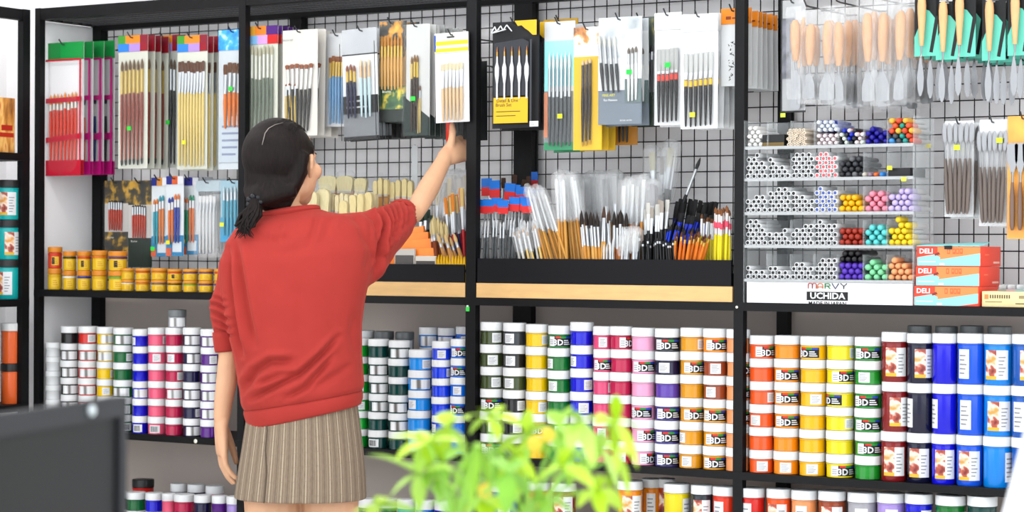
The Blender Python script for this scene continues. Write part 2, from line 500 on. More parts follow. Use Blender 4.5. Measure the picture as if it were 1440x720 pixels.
# neck and torso
NB = V(408, 306, 0.015)
limb(b, [H(-.012, 0, -.06), H(-.028, 0, -.105), NB, V(412, 330, .01)], [.046, .047, .053, .07], 16)
b.rings([ring_px(345, 322, 480, 314, .06), ring_px(330, 345, 505, 335, .08), ring_px(335, 400, 500, 390, .095), ring_px(352, 470, 494, 460, .09), ring_px(350, 540, 498, 525, .10), ring_px(364, 600, 486, 590, .09), ring_px(362, 640, 488, 640, .09)])
# left arm, hanging
LS = V(342, 350, .03); LE = V(318, 452, .035); LW = V(312, 588, .045)
limb(b, [V(352, 335, .02), LS, V(328, 400, .035), LE, V(322, 500, .037), V(319, 535, .04), V(314, 568, .043), LW], [.036, .033, .029, .026, .0265, .027, .0235, .021], 14)
# right arm, reaching
RS = V(492, 326, .02); RE = V(583, 300, .235); RW = V(626, 222, .375)
limb(b, [V(470, 325, .01), RS, V(540, 312, .13), RE, V(592, 283, .26), V(604, 262, .30), V(616, 240, .34), RW], [.036, .032, .026, .025, .0285, .0285, .024, .0205], 14)
def finger(mb, pts, r0, r1):
    n = len(pts); mb.tube(pts, [r0+(r1-r0)*i/(n-1) for i in range(n)], 10); mb.sphere(pts[-1], r1*.99, 10, 8); mb.sphere(pts[0], r0, 10, 8)
    for p in pts[1:-1]: mb.sphere(p, (r0+r1)/2*1.04, 10, 8)
# left hand: palm towards the thigh, fingers softly curled
pal = []
for (px, py, w, t, dd) in ((312, 586, .021, .019, .045), (311, 602, .027, .017, .047), (311.5, 622, .037, .0155, .050), (312.5, 640, .039, .0135, .052)):
    c = V(px, py, dd); nrm = (RV*.94+DV*.1).normalized(); ac = (DV*.9-RV*.30).normalized()
    pal.append([c+ac*(w*math.cos(a))+nrm*(t*math.sin(a)) for a in [2*PI*k/14 for k in range(14)]])
b.rings(pal)
for k in range(4):
    q = (k-1.5)*.0185; o = (DV*.9-RV*.30).normalized()*q
    Lf = [.92, 1.0, .96, .78][3-k]
    base = V(312.5, 638, .052)+o
    dn = -ZV; me_ = RV
    p1 = base+dn*(.034*Lf)+me_*.004+DV*.002; p2 = p1+dn*(.024*Lf)+me_*.011; p3 = p2+dn*(.016*Lf)+me_*.0135
    finger(b, [base, p1, p2, p3], .0088, .0066)
tb = V(317, 604, .072)
finger(b, [tb, V(324, 622, .086), V(329, 637, .090), V(332, 650, .088)], .0115, .0075)
# right hand: thumb up, fingers closing behind the upright
P0 = RW; up_ = (ZV*.94-RV*.05+DV*.1).normalized()
K = V(650, 208, .425)
hand_dir = (K-RW).normalized(); hn = (RV*.25-DV*.9+ZV*.3); hn = (hn-hand_dir*hn.dot(hand_dir)).normalized(); ha = hand_dir.cross(hn).normalized()
if ha.z < 0: ha = -ha
pal = []
for t, w, th in ((-.15, .021, .019), (.25, .029, .018), (.7, .037, .016), (1.05, .038, .0135)):
    c = RW+(K-RW)*t
    pal.append([c+ha*(w*math.cos(a))+hn*(th*math.sin(a)) for a in [2*PI*k/14 for k in range(14)]])
b.rings(pal)
for k in range(4):
    q = (1.5-k)*.0185; Lf = [.94, 1.0, .95, .78][k]
    base = K+ha*q
    d1 = (hand_dir*.62+RV*.10+DV*.55).normalized(); d2 = (RV*.05+DV*.98+ZV*.10).normalized(); d3 = (-RV*.45+DV*.85+ZV*.1).normalized()
    p1 = base+d1*(.034*Lf); p2 = p1+d2*(.024*Lf); p3 = p2+d3*(.018*Lf)
    finger(b, [base, p1, p2, p3], .0088, .0066)
tb = V(632.5, 208, .392)
finger(b, [tb, V(635.5, 196, .395), V(636.5, 185, .398), V(635.5, 175.5, .402)], .0125, .0078)
# legs
for s, hx, kx, ax in ((-1, 386, 390, 392), (1, 462, 458, 454)):
    zs = lambda z: 350+(1.3-z)*PXM
    limb(b, [V(hx, zs(.82), 0), V(hx+s*2, zs(.70), -.005), V(hx+s*1, zs(.60), -.005), V(kx, zs(.46), 0.01), V(kx, zs(.40), .012), V(ax, zs(.30), -.012), V(ax, zs(.20), -.002), V(ax, zs(.085), .0)], [.066, .074, .070, .052, .049, .053, .042, .034], 16)
    A = V(ax, zs(.085), 0); A.z = .055
    ft = (DV*.97+RV*.1*s).normalized()
    b.tube([A-ft*.035-ZV*.015, A+ft*.03-ZV*.012, A+ft*.10-ZV*.028, A+ft*.165-ZV*.036], [.032, .034, .030, .016], 12)
body = fuse(b, 'body', [SKIN], .0034, 6, woman)
# eyes
for s in (-1, 1):
    m = MB(); m.sphere((0, 0, 0), .0115, 14, 10, 0, hmat(H(.078, s*.031, .002))); m.sphere((0, 0, 0), (.0055, .003, .0055), 10, 8, 1, hmat(H(.088, s*.031, .002)))
    m.build('eye', [C((240, 238, 234), .2), C((36, 24, 18), .15)], woman)
    m = MB(); m.tube([H(.094, s*.012, .021), H(.094, s*.028, .0255), H(.080, s*.047, .020)], [.0022, .0026, .0012], 6); m.build('eyebrow', C((28, 20, 18), .6), woman)
# shoes
for s, ax in ((-1, 392), (1, 454)):
    zs = lambda z: 350+(1.3-z)*PXM
    A = V(ax, zs(.085), 0); A.z = 0; ft = (DV*.97+RV*.1*s).normalized(); sd = ft.cross(ZV)
    rings = []
    for t, w, h in ((-.06, .020, .055), (-.045, .036, .075), (0, .038, .085), (.06, .042, .07), (.12, .046, .055), (.165, .040, .045), (.19, .022, .03)):
        c = A+ft*t; rings.append([c+sd*(w*math.cos(a))+ZV*(max(0.0, h*.5+h*.5*math.sin(a)) if math.sin(a) > -.9 else 0) for a in [2*PI*k/16 for k in range(16)]])
    m = MB(); m.rings(rings); shoe = m.build('shoe', C((236, 234, 230), .5), woman)
    m = MB(); m.rings([[p+ZV*0 for p in r_] for r_ in [[A+ft*t+sd*(w*math.cos(a))*1.05+ZV*(.009+.009*math.sin(a)) for a in [2*PI*k/12 for k in range(12)]] for t, w in ((-.065, .022), (-.045, .037), (.06, .043), (.12, .047), (.165, .041), (.195, .022))]]); m.build('sole', C((250, 250, 248), .5), shoe)

# ---- sweatshirt
def redcloth():
    m = mat('red_sweatshirt', (153, 48, 43), 0.85, var=.04, scale=12, bump=.25, bscale=900, spec=.15)
    b_ = m.node_tree.nodes['Principled BSDF']; b_.inputs['Sheen Weight'].default_value = .25; b_.inputs['Sheen Tint'].default_value = lin((255, 150, 130)); b_.inputs['Sheen Roughness'].default_value = .4
    return m
REDC = redcloth()
b = MB()
b.rings([ring_px(372, 302, 444, 292, .056, .012), ring_px(352, 309, 462, 298, .068, .01), ring_px(332, 320, 492, 302, .088, .008), ring_px(317, 342, 512, 318, .105, .005), ring_px(312, 370, 524, 350, .12, 0), ring_px(314, 405, 522, 385, .128, 0),
         ring_px(319, 440, 514, 420, .130, 0), ring_px(325, 480, 509, 455, .128, 0), ring_px(331, 515, 509, 490, .126, 0), ring_px(337, 548, 511, 522, .128, 0), ring_px(339, 569, 513, 542, .130, 0), ring_px(345, 579, 508, 551, .122, 0)])
limb(b, [V(354, 342, .02), V(338, 356, .03), V(329, 380, .034), V(325, 405, .035), V(318, 431, .036), V(318, 452, .036), V(319, 472, .037)], [.046, .042, .040, .039, .0435, .038, .030], 16)
limb(b, [V(468, 342, .0), V(494, 341, .03), V(520, 337, .075), V(541, 324, .125), V(556, 313, .175), V(562, 306, .205)], [.072, .075, .073, .062, .052, .044], 18)
limb(b, [V(492, 380, .02), V(514, 368, .05), V(535, 345, .10)], [.06, .056, .046], 16)
sw = fuse(b, 'sweatshirt', [REDC], .0030, 36, woman)
CR = []
for k, (xt, yt_, xm, ym_, xb, yb_, am) in enumerate(((530, 292, 541, 318, 536, 352, .011), (537, 288, 549, 316, 543, 347, .013), (545, 285, 556, 312, 551, 340, .012), (552, 282, 562, 308, 558, 333, .011), (559, 280, 569, 304, 565, 328, .008), (566, 279, 576, 300, 572, 322, .006), (536, 300, 540, 330, 530, 362, .009))):
    CR.append(([(xt, yt_), ((xt+xm)/2+2, (yt_+ym_)/2), (xm, ym_), ((xm+xb)/2+1, (ym_+yb_)/2), (xb, yb_)], am, 2.7))   # gathers of the pushed-up right sleeve
CR += [([(512, 300), (527, 304), (533, 325), (532, 368), (526, 390)], .010, 4.0), ([(520, 306), (522, 330), (520, 360), (514, 385)], .004, 5),
       ([(496, 303), (508, 318), (514, 345)], .003, 5),
       ([(321, 350), (324, 400), (330, 450), (339, 500)], .015, 4.2), ([(330, 335), (338, 385), (348, 440), (358, 485)], .008, 5), ([(316, 362), (319, 400), (324, 440)], .004, 3),
       ([(343, 548), (360, 522), (380, 509), (412, 508)], .009, 5), ([(352, 562), (385, 545), (420, 528), (452, 500), (476, 474)], .010, 4.2), ([(402, 560), (430, 545), (452, 520), (468, 500)], .007, 4.0),
       ([(365, 540), (392, 530), (420, 524)], .005, 4), ([(440, 546), (470, 530), (496, 512)], .003, 5),
       ([(352, 330), (380, 338), (410, 334)], .0035, 6), ([(372, 350), (400, 356), (440, 345)], .002, 8), ([(446, 300), (440, 325), (436, 340)], .003, 4), ([(395, 312), (388, 330), (384, 345)], .002, 4), ([(470, 300), (462, 318), (458, 335)], .002, 5),
       ([(292, 428), (305, 428), (320, 434)], .006, 2.4), ([(294, 438), (308, 442), (324, 450)], .006, 2.6), ([(299, 452), (312, 455), (326, 462)], .005, 2.4), ([(304, 464), (316, 467), (328, 474)], .004, 2.2), ([(298, 417), (308, 420), (318, 424)], .004, 2.4),
       ([(500, 440), (494, 470), (500, 500)], .003, 5), ([(420, 400), (430, 440), (424, 470)], .0018, 12), ([(370, 400), (376, 440), (380, 470)], .0018, 12)]
creases(sw, CR)
# ribbed bands
def ribbed(rings, name, n=90, amp=.0012):
    m = MB(); m.rings(rings, caps=False)
    ob = m.build(name, REDC, sw, angle=180); so = ob.modifiers.new('thick', 'SOLIDIFY'); so.thickness = .005; so.offset = -1
    return ob
N = 120
def rp(l, ly, r, ry, b_, dd=0.0, amp=.0004):
    rg = ring_px(l, ly, r, ry, b_, dd, n=N); c = sum(rg, Vector())/N
    return [c+(p-c)*(1+(amp/.1)*(1 if k % 2 else -1)) for k, p in enumerate(rg)]
ribbed([rp(343.5, 577, 509, 549, .124), rp(343.5, 582, 510, 553, .127), rp(346.5, 592, 510, 560, .127), rp(349, 599, 508, 566, .124), rp(349.5, 602, 507, 568.5, .121)], 'hem_band')
cc = []
for t, rr in ((-.2, .033), (.2, .0335), (.6, .033), (1.0, .032), (1.15, .0305)):
    p = V(318, 470, .037)*(1-t)+V(320, 491, .037)*t; ax = (V(320, 491, .037)-V(318, 470, .037)).normalized(); e1 = ax.cross(DV).normalized(); e2 = ax.cross(e1)
    cc.append([p+(e1*math.cos(2*PI*k/60)+e2*math.sin(2*PI*k/60))*(rr*(1+(.02 if k % 2 else -.02))) for k in range(60)])
ribbed(cc, 'left_cuff')
cc = []
a0, a1 = V(558, 308, .195), V(569, 300, .235)
for t, rr in ((.45, .0425), (.6, .0428), (.85, .0415), (1.0, .0395), (1.05, .037)):
    p = a0*(1-t)+a1*t; ax = (a1-a0).normalized(); e1 = ax.cross(ZV).normalized(); e2 = ax.cross(e1)
    cc.append([p+(e1*math.cos(2*PI*k/60)+e2*math.sin(2*PI*k/60))*(rr*(1+(.015 if k % 2 else -.015))) for k in range(60)])
ribbed(cc, 'right_cuff')
cl = []
for k in range(41):
    a = 2*PI*k/40; A = V(362, 306, .012); Bv = V(446, 293, .012); c = (A+Bv)/2; cl.append(c+(Bv-A)/2*math.cos(a)-DV*(.060*math.sin(a))+ZV*(.004*math.sin(a)))
m = MB(); m.tube(cl, .0085, 8, 0, False); m.build('collar', REDC, sw)

# ---- skirt
def skirt_mat():
    m = bpy.data.materials.new('striped_wool'); m.use_nodes = True; nt = m.node_tree; b_ = nt.nodes['Principled BSDF']; b_.inputs['Roughness'].default_value = .85; b_.inputs['Specular IOR Level'].default_value = .15
    uv = nt.nodes.new('ShaderNodeUVMap'); sp_ = nt.nodes.new('ShaderNodeSeparateXYZ'); nt.links.new(uv.outputs['UV'], sp_.inputs['Vector'])
    def math_(op, a, bb=None):
        n = nt.nodes.new('ShaderNodeMath'); n.operation = op
        for i, v in enumerate((a, bb)):
            if v is None: continue
            if isinstance(v, (int, float)): n.inputs[i].default_value = v
            else: nt.links.new(v, n.inputs[i])
        return n.outputs[0]
    def stripe(period, width, off):
        f = math_('FRACT', math_('ADD', math_('DIVIDE', sp_.outputs['X'], period), off)); return math_('LESS_THAN', f, width)
    def mix(fac, a, bcol):
        n = nt.nodes.new('ShaderNodeMix'); n.data_type = 'RGBA'; nt.links.new(fac, n.inputs['Factor'])
        if isinstance(a, tuple): n.inputs['A'].default_value = a
        else: nt.links.new(a, n.inputs['A'])
        n.inputs['B'].default_value = bcol; return n.outputs['Result']
    nz = nt.nodes.new('ShaderNodeTexNoise'); nz.inputs['Scale'].default_value = 60; mp = nt.nodes.new('ShaderNodeMapping'); mp.inputs['Scale'].default_value = (10, 1.2, 1); nt.links.new(uv.outputs['UV'], mp.inputs['Vector']); nt.links.new(mp.outputs['Vector'], nz.inputs['Vector'])
    rmp = nt.nodes.new('ShaderNodeValToRGB'); rmp.color_ramp.elements[0].position = .35; rmp.color_ramp.elements[1].position = .65; rmp.color_ramp.elements[0].color = lin((114, 99, 84)); rmp.color_ramp.elements[1].color = lin((125, 110, 94)); nt.links.new(nz.outputs['Fac'], rmp.inputs['Fac'])
    c = rmp.outputs['Color']
    c = mix(stripe(.0280, .09, 0), c, lin((164, 150, 131))); c = mix(stripe(.0280, .07, .5), c, lin((104, 91, 78))); c = mix(stripe(.0280, .05, .22), c, lin((142, 128, 110))); c = mix(stripe(.0280, .05, .74), c, lin((142, 128, 110)))
    # cross threads
    f = math_('FRACT', math_('DIVIDE', sp_.outputs['Y'], .034)); c = mix(math_('MULTIPLY', math_('LESS_THAN', f, .06), .35), c, lin((120, 104, 90)))
    nt.links.new(c, b_.inputs['Base Color']); return m
rgs = []; specs = [(349, 566, 500, 540, .112), (347, 585, 502, 560, .116), (344, 605, 505, 585, .121), (340, 632, 509, 615, .126), (335, 662, 513, 650, .131), (331, 690, 515, 688, .134), (329.5, 699, 515.5, 701, .135)]
NS = 96
for sp_i in specs: rgs.append(ring_px(*sp_i, n=NS, e=2.15))
m = MB(); m.rings(rgs, caps=False)
skirt = m.build('skirt', skirt_mat(), woman, angle=180)
me = skirt.data; uvl = me.uv_layers.new(name='UVMap')
circ = [0.0]
mid = rgs[3]
for k in range(NS): circ.append(circ[-1]+(mid[(k+1) % NS]-mid[k]).length)
hs = [0.0]
for i in range(len(rgs)-1): hs.append(hs[-1]+(rgs[i+1][70]-rgs[i][70]).length)
for p in me.polygons:
    ks = [v % NS for v in p.vertices]; wrap = max(ks)-min(ks) > NS/2
    for li in p.loop_indices:
        v = me.loops[li].vertex_index; k = v % NS; i = v//NS
        if wrap and k < NS/2: k += NS
        uvl.data[li].uv = (circ[k] if k <= NS else circ[NS], hs[i])
co = arr(me); x, y = pix_np(co)
so = skirt.modifiers.new('thick', 'SOLIDIFY'); so.thickness = .004; so.offset = -1
sub = skirt.modifiers.new('round', 'SUBSURF'); sub.levels = 2; sub.render_levels = 2
# back seam
m = MB()
pts = []
for i in range(1, len(rgs)):
    l, ly, r, ry, b_ = specs[i]; a = math.acos(max(-1, min(1, (383-(l+r)/2)/((r-l)/2)))); k = int(round(a/(2*PI)*NS)) % NS
    pts.append(rgs[i][k]-DV*.0012)
m.tube(pts, .0016, 6, 0); m.build('back_seam', C((96, 84, 72), .9), skirt)

# ---- hair
def hairmat():
    m = bpy.data.materials.new('dark_hair'); m.use_nodes = True; nt = m.node_tree; b_ = nt.nodes['Principled BSDF']
    b_.inputs['Roughness'].default_value = .5; b_.inputs['Specular IOR Level'].default_value = .14
    tc = nt.nodes.new('ShaderNodeTexCoord'); mp = nt.nodes.new('ShaderNodeMapping'); mp.inputs['Scale'].default_value = (1, 1, .12); nt.links.new(tc.outputs['Object'], mp.inputs['Vector'])
    n = nt.nodes.new('ShaderNodeTexNoise'); n.inputs['Scale'].default_value = 260; n.inputs['Detail'].default_value = 4; nt.links.new(mp.outputs['Vector'], n.inputs['Vector'])
    r = nt.nodes.new('ShaderNodeValToRGB'); r.color_ramp.elements[0].position = .3; r.color_ramp.elements[1].position = .75; r.color_ramp.elements[0].color = lin((7, 5, 5)); r.color_ramp.elements[1].color = lin((30, 20, 18)); nt.links.new(n.outputs['Fac'], r.inputs['Fac']); nt.links.new(r.outputs['Color'], b_.inputs['Base Color'])
    bp = nt.nodes.new('ShaderNodeBump'); bp.inputs['Strength'].default_value = .5; bp.inputs['Distance'].default_value = .002; nt.links.new(n.outputs['Fac'], bp.inputs['Height']); nt.links.new(bp.outputs['Normal'], b_.inputs['Normal'])
    return m
HAIR = hairmat()
b = MB()
b.sphere((0, 0, 0), (.0865, .097, .094), 28, 18, 0, hmat(H(-.022, -.006, .024)))
b.sphere((0, 0, 0), (.064, .050, .080), 20, 14, 0, hmat(H(-.060, -.012, -.030)))
TIE = V(358, 284, -.075)
for k in range(9):                                      # hair drawn back to the tie
    s = -1+k*.25
    st = H(-.060-.02*(1-s*s), s*.060, -.035-.02*abs(s))
    b.tube([st, st*.55+TIE*.45+ZV*.0, TIE+(st-TIE)*.12], [.024, .022, .015], 10)
b.sphere((0, 0, 0), (.044, .030, .034), 14, 10, 0, hmat(H(-.052, -.002, -.088)))
for k in range(5): b.tube([H(-.026-.006*k, .076-.003*k, -.012-.010*k), H(-.056, .052-.004*k, -.058-.010*k), TIE*.6+H(-.07, .02, -.085)*.4, TIE], [.011, .013, .013, .012], 8)
for s in (-1, 1): b.tube([H(.026, s*.060, .052), H(.010, s*.072, .030), H(.016, s*.071, .010)], [.010, .010, .005], 10); b.tube([H(-.030, s*.070, .03), H(-.045, s*.068, -.01), H(-.060, s*.056, -.05)], [.020, .020, .020], 10)
hr = fuse(b, 'hair', [HAIR], .0042, 14, woman)
b = MB(); rr = random.Random(4)
tips = []
for k in range(46):                                     # ponytail locks
    a = rr.uniform(0, 2*PI); q = rr.random()**.5
    off = RV*(math.cos(a)*q*.014)+DV*(math.sin(a)*q*.011)
    px = 334+rr.uniform(-6, 30)*(rr.random()); py = 336-rr.uniform(0, 26)
    pts = [TIE+off*.7+ZV*.008, TIE+off*1.2-ZV*.012, V(351+rr.uniform(-9, 9), 303, -.088)+off*1.2, V(345+rr.uniform(-10, 8), 318, -.092)+off, V(px, py, -.098)+off*.4]
    b.tube(pts, [.0046, .0050, .0044, .0032, .0007], 6)
b.build('ponytail', HAIR, hr)
b = MB()
for k in range(60):                                     # fine strands over the cap
    u = rr.uniform(-1, 1); ph = rr.uniform(.1, 1.5)
    pts = []
    for j in range(7):
        t = j/6; d = Vector((u*math.cos(ph*t*.6)*.9, .75*math.cos(PI*.55*t+.2), math.sin(.9+PI*.42*t*1.2))); d.normalize()
        pts.append(HC+HF*(-.020)+HU*.022+HR*(d.x*.0845)+HF*(d.y*.099-.004)+HU*(d.z*.094))
    b.tube(pts, [.0003, .0006, .0007, .0007, .0007, .0006, .0003], 4)
b.build('hair_strands', HAIR, hr)
m = MB()
for k in range(7):
    a = 2*PI*k/7; m.sphere(tuple(TIE+RV*(.015*math.cos(a))+ZV*(.0135*math.sin(a))-DV*.004), .0075, 10, 8)
m.tube([TIE+RV*(.012*math.cos(2*PI*k/16))+ZV*(.012*math.sin(2*PI*k/16)) for k in range(17)], .006, 8, 0, False)
m.build('hair_tie', C((22, 24, 30), .25), hr)
def on_hair(px, py, lift=.0016):
    o_ = CAM-ROOT; d_ = ray(px, py).normalized(); hit, loc, nrm, i = hr.ray_cast(o_, d_); return (loc+nrm*lift) if hit else V(px, py, -.09)
m = MB(); m.tube([on_hair(*q) for q in ((369, 204), (371, 196), (373, 188), (378, 181), (387, 176), (398, 173))], [.0007, .0013, .0013, .0012, .0011, .0005], 6); m.build('pale_streak', C((150, 142, 138), .4, metal=.3), hr)  # thin pale curved streak lying on the hair
# ------------------------------------------------------------------ paint jars in stacks
RGB = {'black': (26, 26, 30), 'red': (222, 40, 34), 'yellow': (250, 205, 10), 'green': (12, 104, 52), 'blue': (14, 18, 214), 'pink': (248, 96, 132),
       'crimson': (196, 26, 78), 'navy': (22, 20, 66), 'purple': (92, 22, 140), 'white': (238, 240, 243), 'light green': (18, 172, 52), 'dark green': (6, 66, 62),
       'sky blue': (26, 150, 244), 'royal blue': (22, 66, 240), 'azure': (16, 116, 240), 'olive': (66, 80, 44), 'slate': (44, 52, 62), 'leaf green': (16, 120, 44),
       'rose': (228, 76, 124), 'light pink': (250, 170, 208), 'violet': (98, 66, 176), 'indigo': (62, 54, 140), 'ochre': (232, 158, 22), 'brown': (160, 70, 36),
       'orange red': (252, 92, 30), 'orange': (255, 146, 14), 'amber': (255, 190, 12), 'lemon': (250, 226, 26), 'grass green': (22, 148, 40), 'peach': (250, 160, 100),
       'maroon': (142, 24, 30), 'ink blue': (18, 20, 52), 'ultramarine': (18, 18, 220), 'cobalt': (26, 94, 236), 'cerulean': (10, 140, 240), 'dark blue': (14, 92, 190),
       'lavender': (176, 150, 226), 'grey': (176, 176, 184), 'teal': (20, 190, 190), 'scarlet orange': (252, 110, 50), 'lime': (150, 210, 50), 'scarlet': (236, 58, 30), 'rust': (190, 74, 20)}
FOIL = ramp_mat('foil_label', [(0.34, (96, 92, 90)), (0.46, (196, 198, 200)), (0.56, (226, 228, 230)), (0.68, (130, 122, 118))], 14.0, 0.3, stretch=(3, 3, 0.2), detail=1.0)
INK = C((20, 20, 22), 0.5); GREYINK = C((150, 152, 158), 0.6)
ARTLABEL = ramp_mat('art_label', [(0.36, (110, 30, 26)), (0.46, (170, 80, 60)), (0.52, (226, 210, 196)), (0.66, (206, 140, 60))], 34, 0.5, 2.0)
_jar = {}
def jar_meshes(col, d, h, lidc, tall=False):
    key = (col, round(d, 3), round(h, 4), lidc, tall)
    if key in _jar: return _jar[key]
    R = d/2; lh = h*(0.20 if tall else 0.40); hb = h-lh
    b = MB(); b.lathe([(R*0.90, 0.0), (R*0.955, h*0.02), (R*0.955, hb-0.004), (R*0.99, hb-0.003), (R*0.99, hb-0.0012), (R*0.9, hb), (R*0.9, hb+0.002)], 24)
    bm_ = b.mesh('jar_body', C(RGB[col], 0.22, coat=0.3))
    l = MB(); z = hb+0.0003
    l.lathe([(R*0.96, z), (R, z+0.001), (R, h-0.0035), (R*0.985, h-0.0012), (R*0.93, h-0.0004), (R*0.9, h-0.0002)], 24)
    lm = l.mesh('jar_lid', {'white': C((246, 248, 250), 0.35), 'dark': C((38, 38, 40), 0.35), 'grey': C((120, 124, 126), 0.3), 'yellow': C((236, 160, 20), 0.35)}[lidc])
    _jar[key] = (bm_, lm); return _jar[key]
_lab = {}
def label_mesh(kind, d, h, tall=False):
    key = (kind, round(d, 3), round(h, 4), tall)
    if key in _lab: return _lab[key]
    R = d/2*0.958; hb = h*(0.80 if tall else 0.60); m = MB(); dg = PI/180
    z0, z1 = hb*0.14, hb*0.86
    if kind == 'W':
        m.patch(R, -26*dg, 26*dg, z0, z1, 0, 6)
        for k in range(5): m.patch(R+0.0005, -20*dg, (6+5*(k % 3))*dg, z0+(z1-z0)*(0.16+0.15*k), z0+(z1-z0)*(0.21+0.15*k), 1, 4, 0.0003)
    elif kind == 'C':                                   # barcode
        m.patch(R, -40*dg, 30*dg, z0, z1, 0, 8)
        for k in range(11): m.patch(R+0.0005, (-33+k*4.5)*dg, (-31.2+k*4.5+(k % 3)*0.6)*dg, z0+0.003, z1-0.003, 2, 1, 0.0003)
    elif kind == 'K':                                   # black label, rainbow top, 3D
        m.patch(R, -30*dg, 62*dg, z0, z1, 2, 10); m.patch(R, -62*dg, -30*dg, z0, z1, 0, 4)
        for k in range(3): m.patch(R+0.0005, -57*dg, -36*dg, z0+(z1-z0)*(0.2+0.2*k), z0+(z1-z0)*(0.27+0.2*k), 1, 3, 0.0003)
        for k, (a0, a1) in enumerate(((-24, 2), (2, 30), (30, 58))): m.patch(R+0.0005, a0*dg, a1*dg, z0+(z1-z0)*0.80, z1, 3+k, 3, 0.0003)
        add_text_round(m, '3D', (z1-z0)*0.85, R+0.0012, -10*dg, z0+(z1-z0)*0.36, 0, bold=0.03)
        for k in range(3): m.patch(R+0.0005, 18*dg, (54-6*k)*dg, z0+(z1-z0)*(0.14+0.2*k), z0+(z1-z0)*(0.24+0.2*k), 0, 3, 0.0003)
    elif kind == 'F':
        m.patch(R, -56*dg, 44*dg, z0*0.8, z1*1.08, 3, 10); m.patch(R, 44*dg, 56*dg, z0*0.8, z1*1.08, 0, 2)
        m.patch(R+0.0005, 2*dg, 22*dg, z0*1.2, z1, 0, 3, 0.0003)
    elif kind == 'A':                                   # big printed label with a photo panel
        m.patch(R, -50*dg, 0*dg, z0, z1, 3, 6); m.patch(R, 0*dg, 48*dg, z0, z1, 0, 6)
        m.patch(R+0.0005, -50*dg, 0, z0, z0+(z1-z0)*0.12, 4, 4, 0.0003)
        for k in range(6): m.patch(R+0.0005, 8*dg, (26+5*(k % 3))*dg, z0+(z1-z0)*(0.14+0.12*k), z0+(z1-z0)*(0.18+0.12*k), 1, 4, 0.0003)
    mats = {'W': [PAPER, GREYINK], 'C': [PAPER, GREYINK, INK], 'K': [PAPER, GREYINK, INK, C((216, 50, 40)), C((40, 150, 60)), C((40, 70, 190))],
            'F': [PAPER, GREYINK, INK, FOIL], 'A': [PAPER, GREYINK, INK, ARTLABEL, C((238, 190, 60))]}[kind]
    _lab[key] = m.mesh('jar_label', mats); return _lab[key]
JAR_WORD = 'paint jar'
def jar(x, y, z, col, kind, off, d, h, label, group, lidc='white', tall=False, cname=None):
    b, l = jar_meshes(col, d, h, lidc, tall)
    o = put('paint_jar', b, None, (x, y, z), (0, 0, 0)); tag(o, label, 'paint jar', group)
    put('lid', l, o)
    if kind != 'B':
        va = math.atan2(CAM.x-x, -(CAM.y-y))            # the side facing the shop
        put('label', label_mesh(kind, d, h, tall), o, (0, 0, 0), (0, 0, va+math.radians(off)))
    return o
_rj = random.Random(3)
def stack(pl, pr, top, rows, cells, place, Yc=None, d=None, zb=Z_LOW, lidc='white', tall=False, group=None, ptop=None, word='jar'):
    """cells: list of (colour, label kind, label offset) from the top row down"""
    xm = (pl+pr)/2
    p0 = at(xm, top, 0.03); dep = depth_of(p0)
    dd = d or (pr-pl)/F_PX*dep*1.05
    yc = Yc if Yc is not None else dd/2+0.003
    p = at(xm, top+1.5, yc)
    h = (p.z-zb)/rows
    for r in range(rows):
        col, kind, off = cells[min(r, len(cells)-1)]
        pos = ['topmost', 'second from top', 'third from top', 'fourth from top', 'fifth from top', 'bottom one'][r] if rows > 3 else ['topmost', 'second from top', 'bottom one'][r]
        if rows == 4 and r == 3 or rows == 5 and r == 4: pos = 'bottom one'
        lw = {'white': 'white-lidded', 'dark': 'black-lidded', 'grey': 'grey-lidded', 'yellow': 'yellow-lidded'}[lidc]
        lab = '%s %s %s, %s %s' % (lw, col, word, pos, place)
        j = 0.0012
        jar(p.x+_rj.uniform(-j, j), yc+_rj.uniform(-j, j), zb+h*(rows-1-r), col, kind, off+_rj.uniform(-5, 5), dd, h, lab, group, lidc, tall)
def cells(col, spec):
    """'B K0 W+20 blue:B' -> cells; a colour before a colon replaces the stack's colour"""
    out = []
    for t in spec.split():
        c = col
        if ':' in t: c, t = t.split(':'); c = c.replace('_', ' ')
        out.append((c, t[0], float(t[1:] or 0)))
    return out
G1 = 'paint jars on the lower shelf of the leftmost bay'
for pl, pr, top, col, sp, pla in (
    (65, 86, 480, 'white', 'B B B B B B', 'in the all-white stack at the far left'),
    (86, 111, 457, 'black', 'B F-5 F0 F5 F0 F0', 'in the leftmost coloured stack'),
    (111, 137, 457, 'red', 'W+28 F0 F0 F-5 F0 F0', 'in the red stack on the lower shelf'),
    (137, 160, 458, 'yellow', 'F+20 F-10 W+60 W+10 F0 B', 'in the yellow stack of the leftmost bay'),
    (160, 187, 459, 'green', 'F0 W+50 B F-25 F-10 C+30', 'in the green stack above the monitor'),
    (187, 209, 461, 'blue', 'W-62 B B F0 B C-20', 'in the blue stack right of the monitor'),
    (209, 234, 459, 'pink', 'W+60 W0 B B B C-15', 'in the pink stack of the leftmost bay'),
    (234, 258, 459, 'crimson', 'B W-30 W+45 F0 B B', 'in the crimson stack of the leftmost bay'),
    (258, 283, 459, 'navy', 'F0 F+25 B F0 W+50 F+15', 'in the navy stack left of the woman'),
    (283, 308, 461, 'purple', 'F0 W+20 F0 F0 F0 B', 'in the purple stack beside the woman\'s hand')):
    stack(pl, pr, top, 6, cells(col, sp), pla, group=G1)
p = at(248, 459, 0.055)
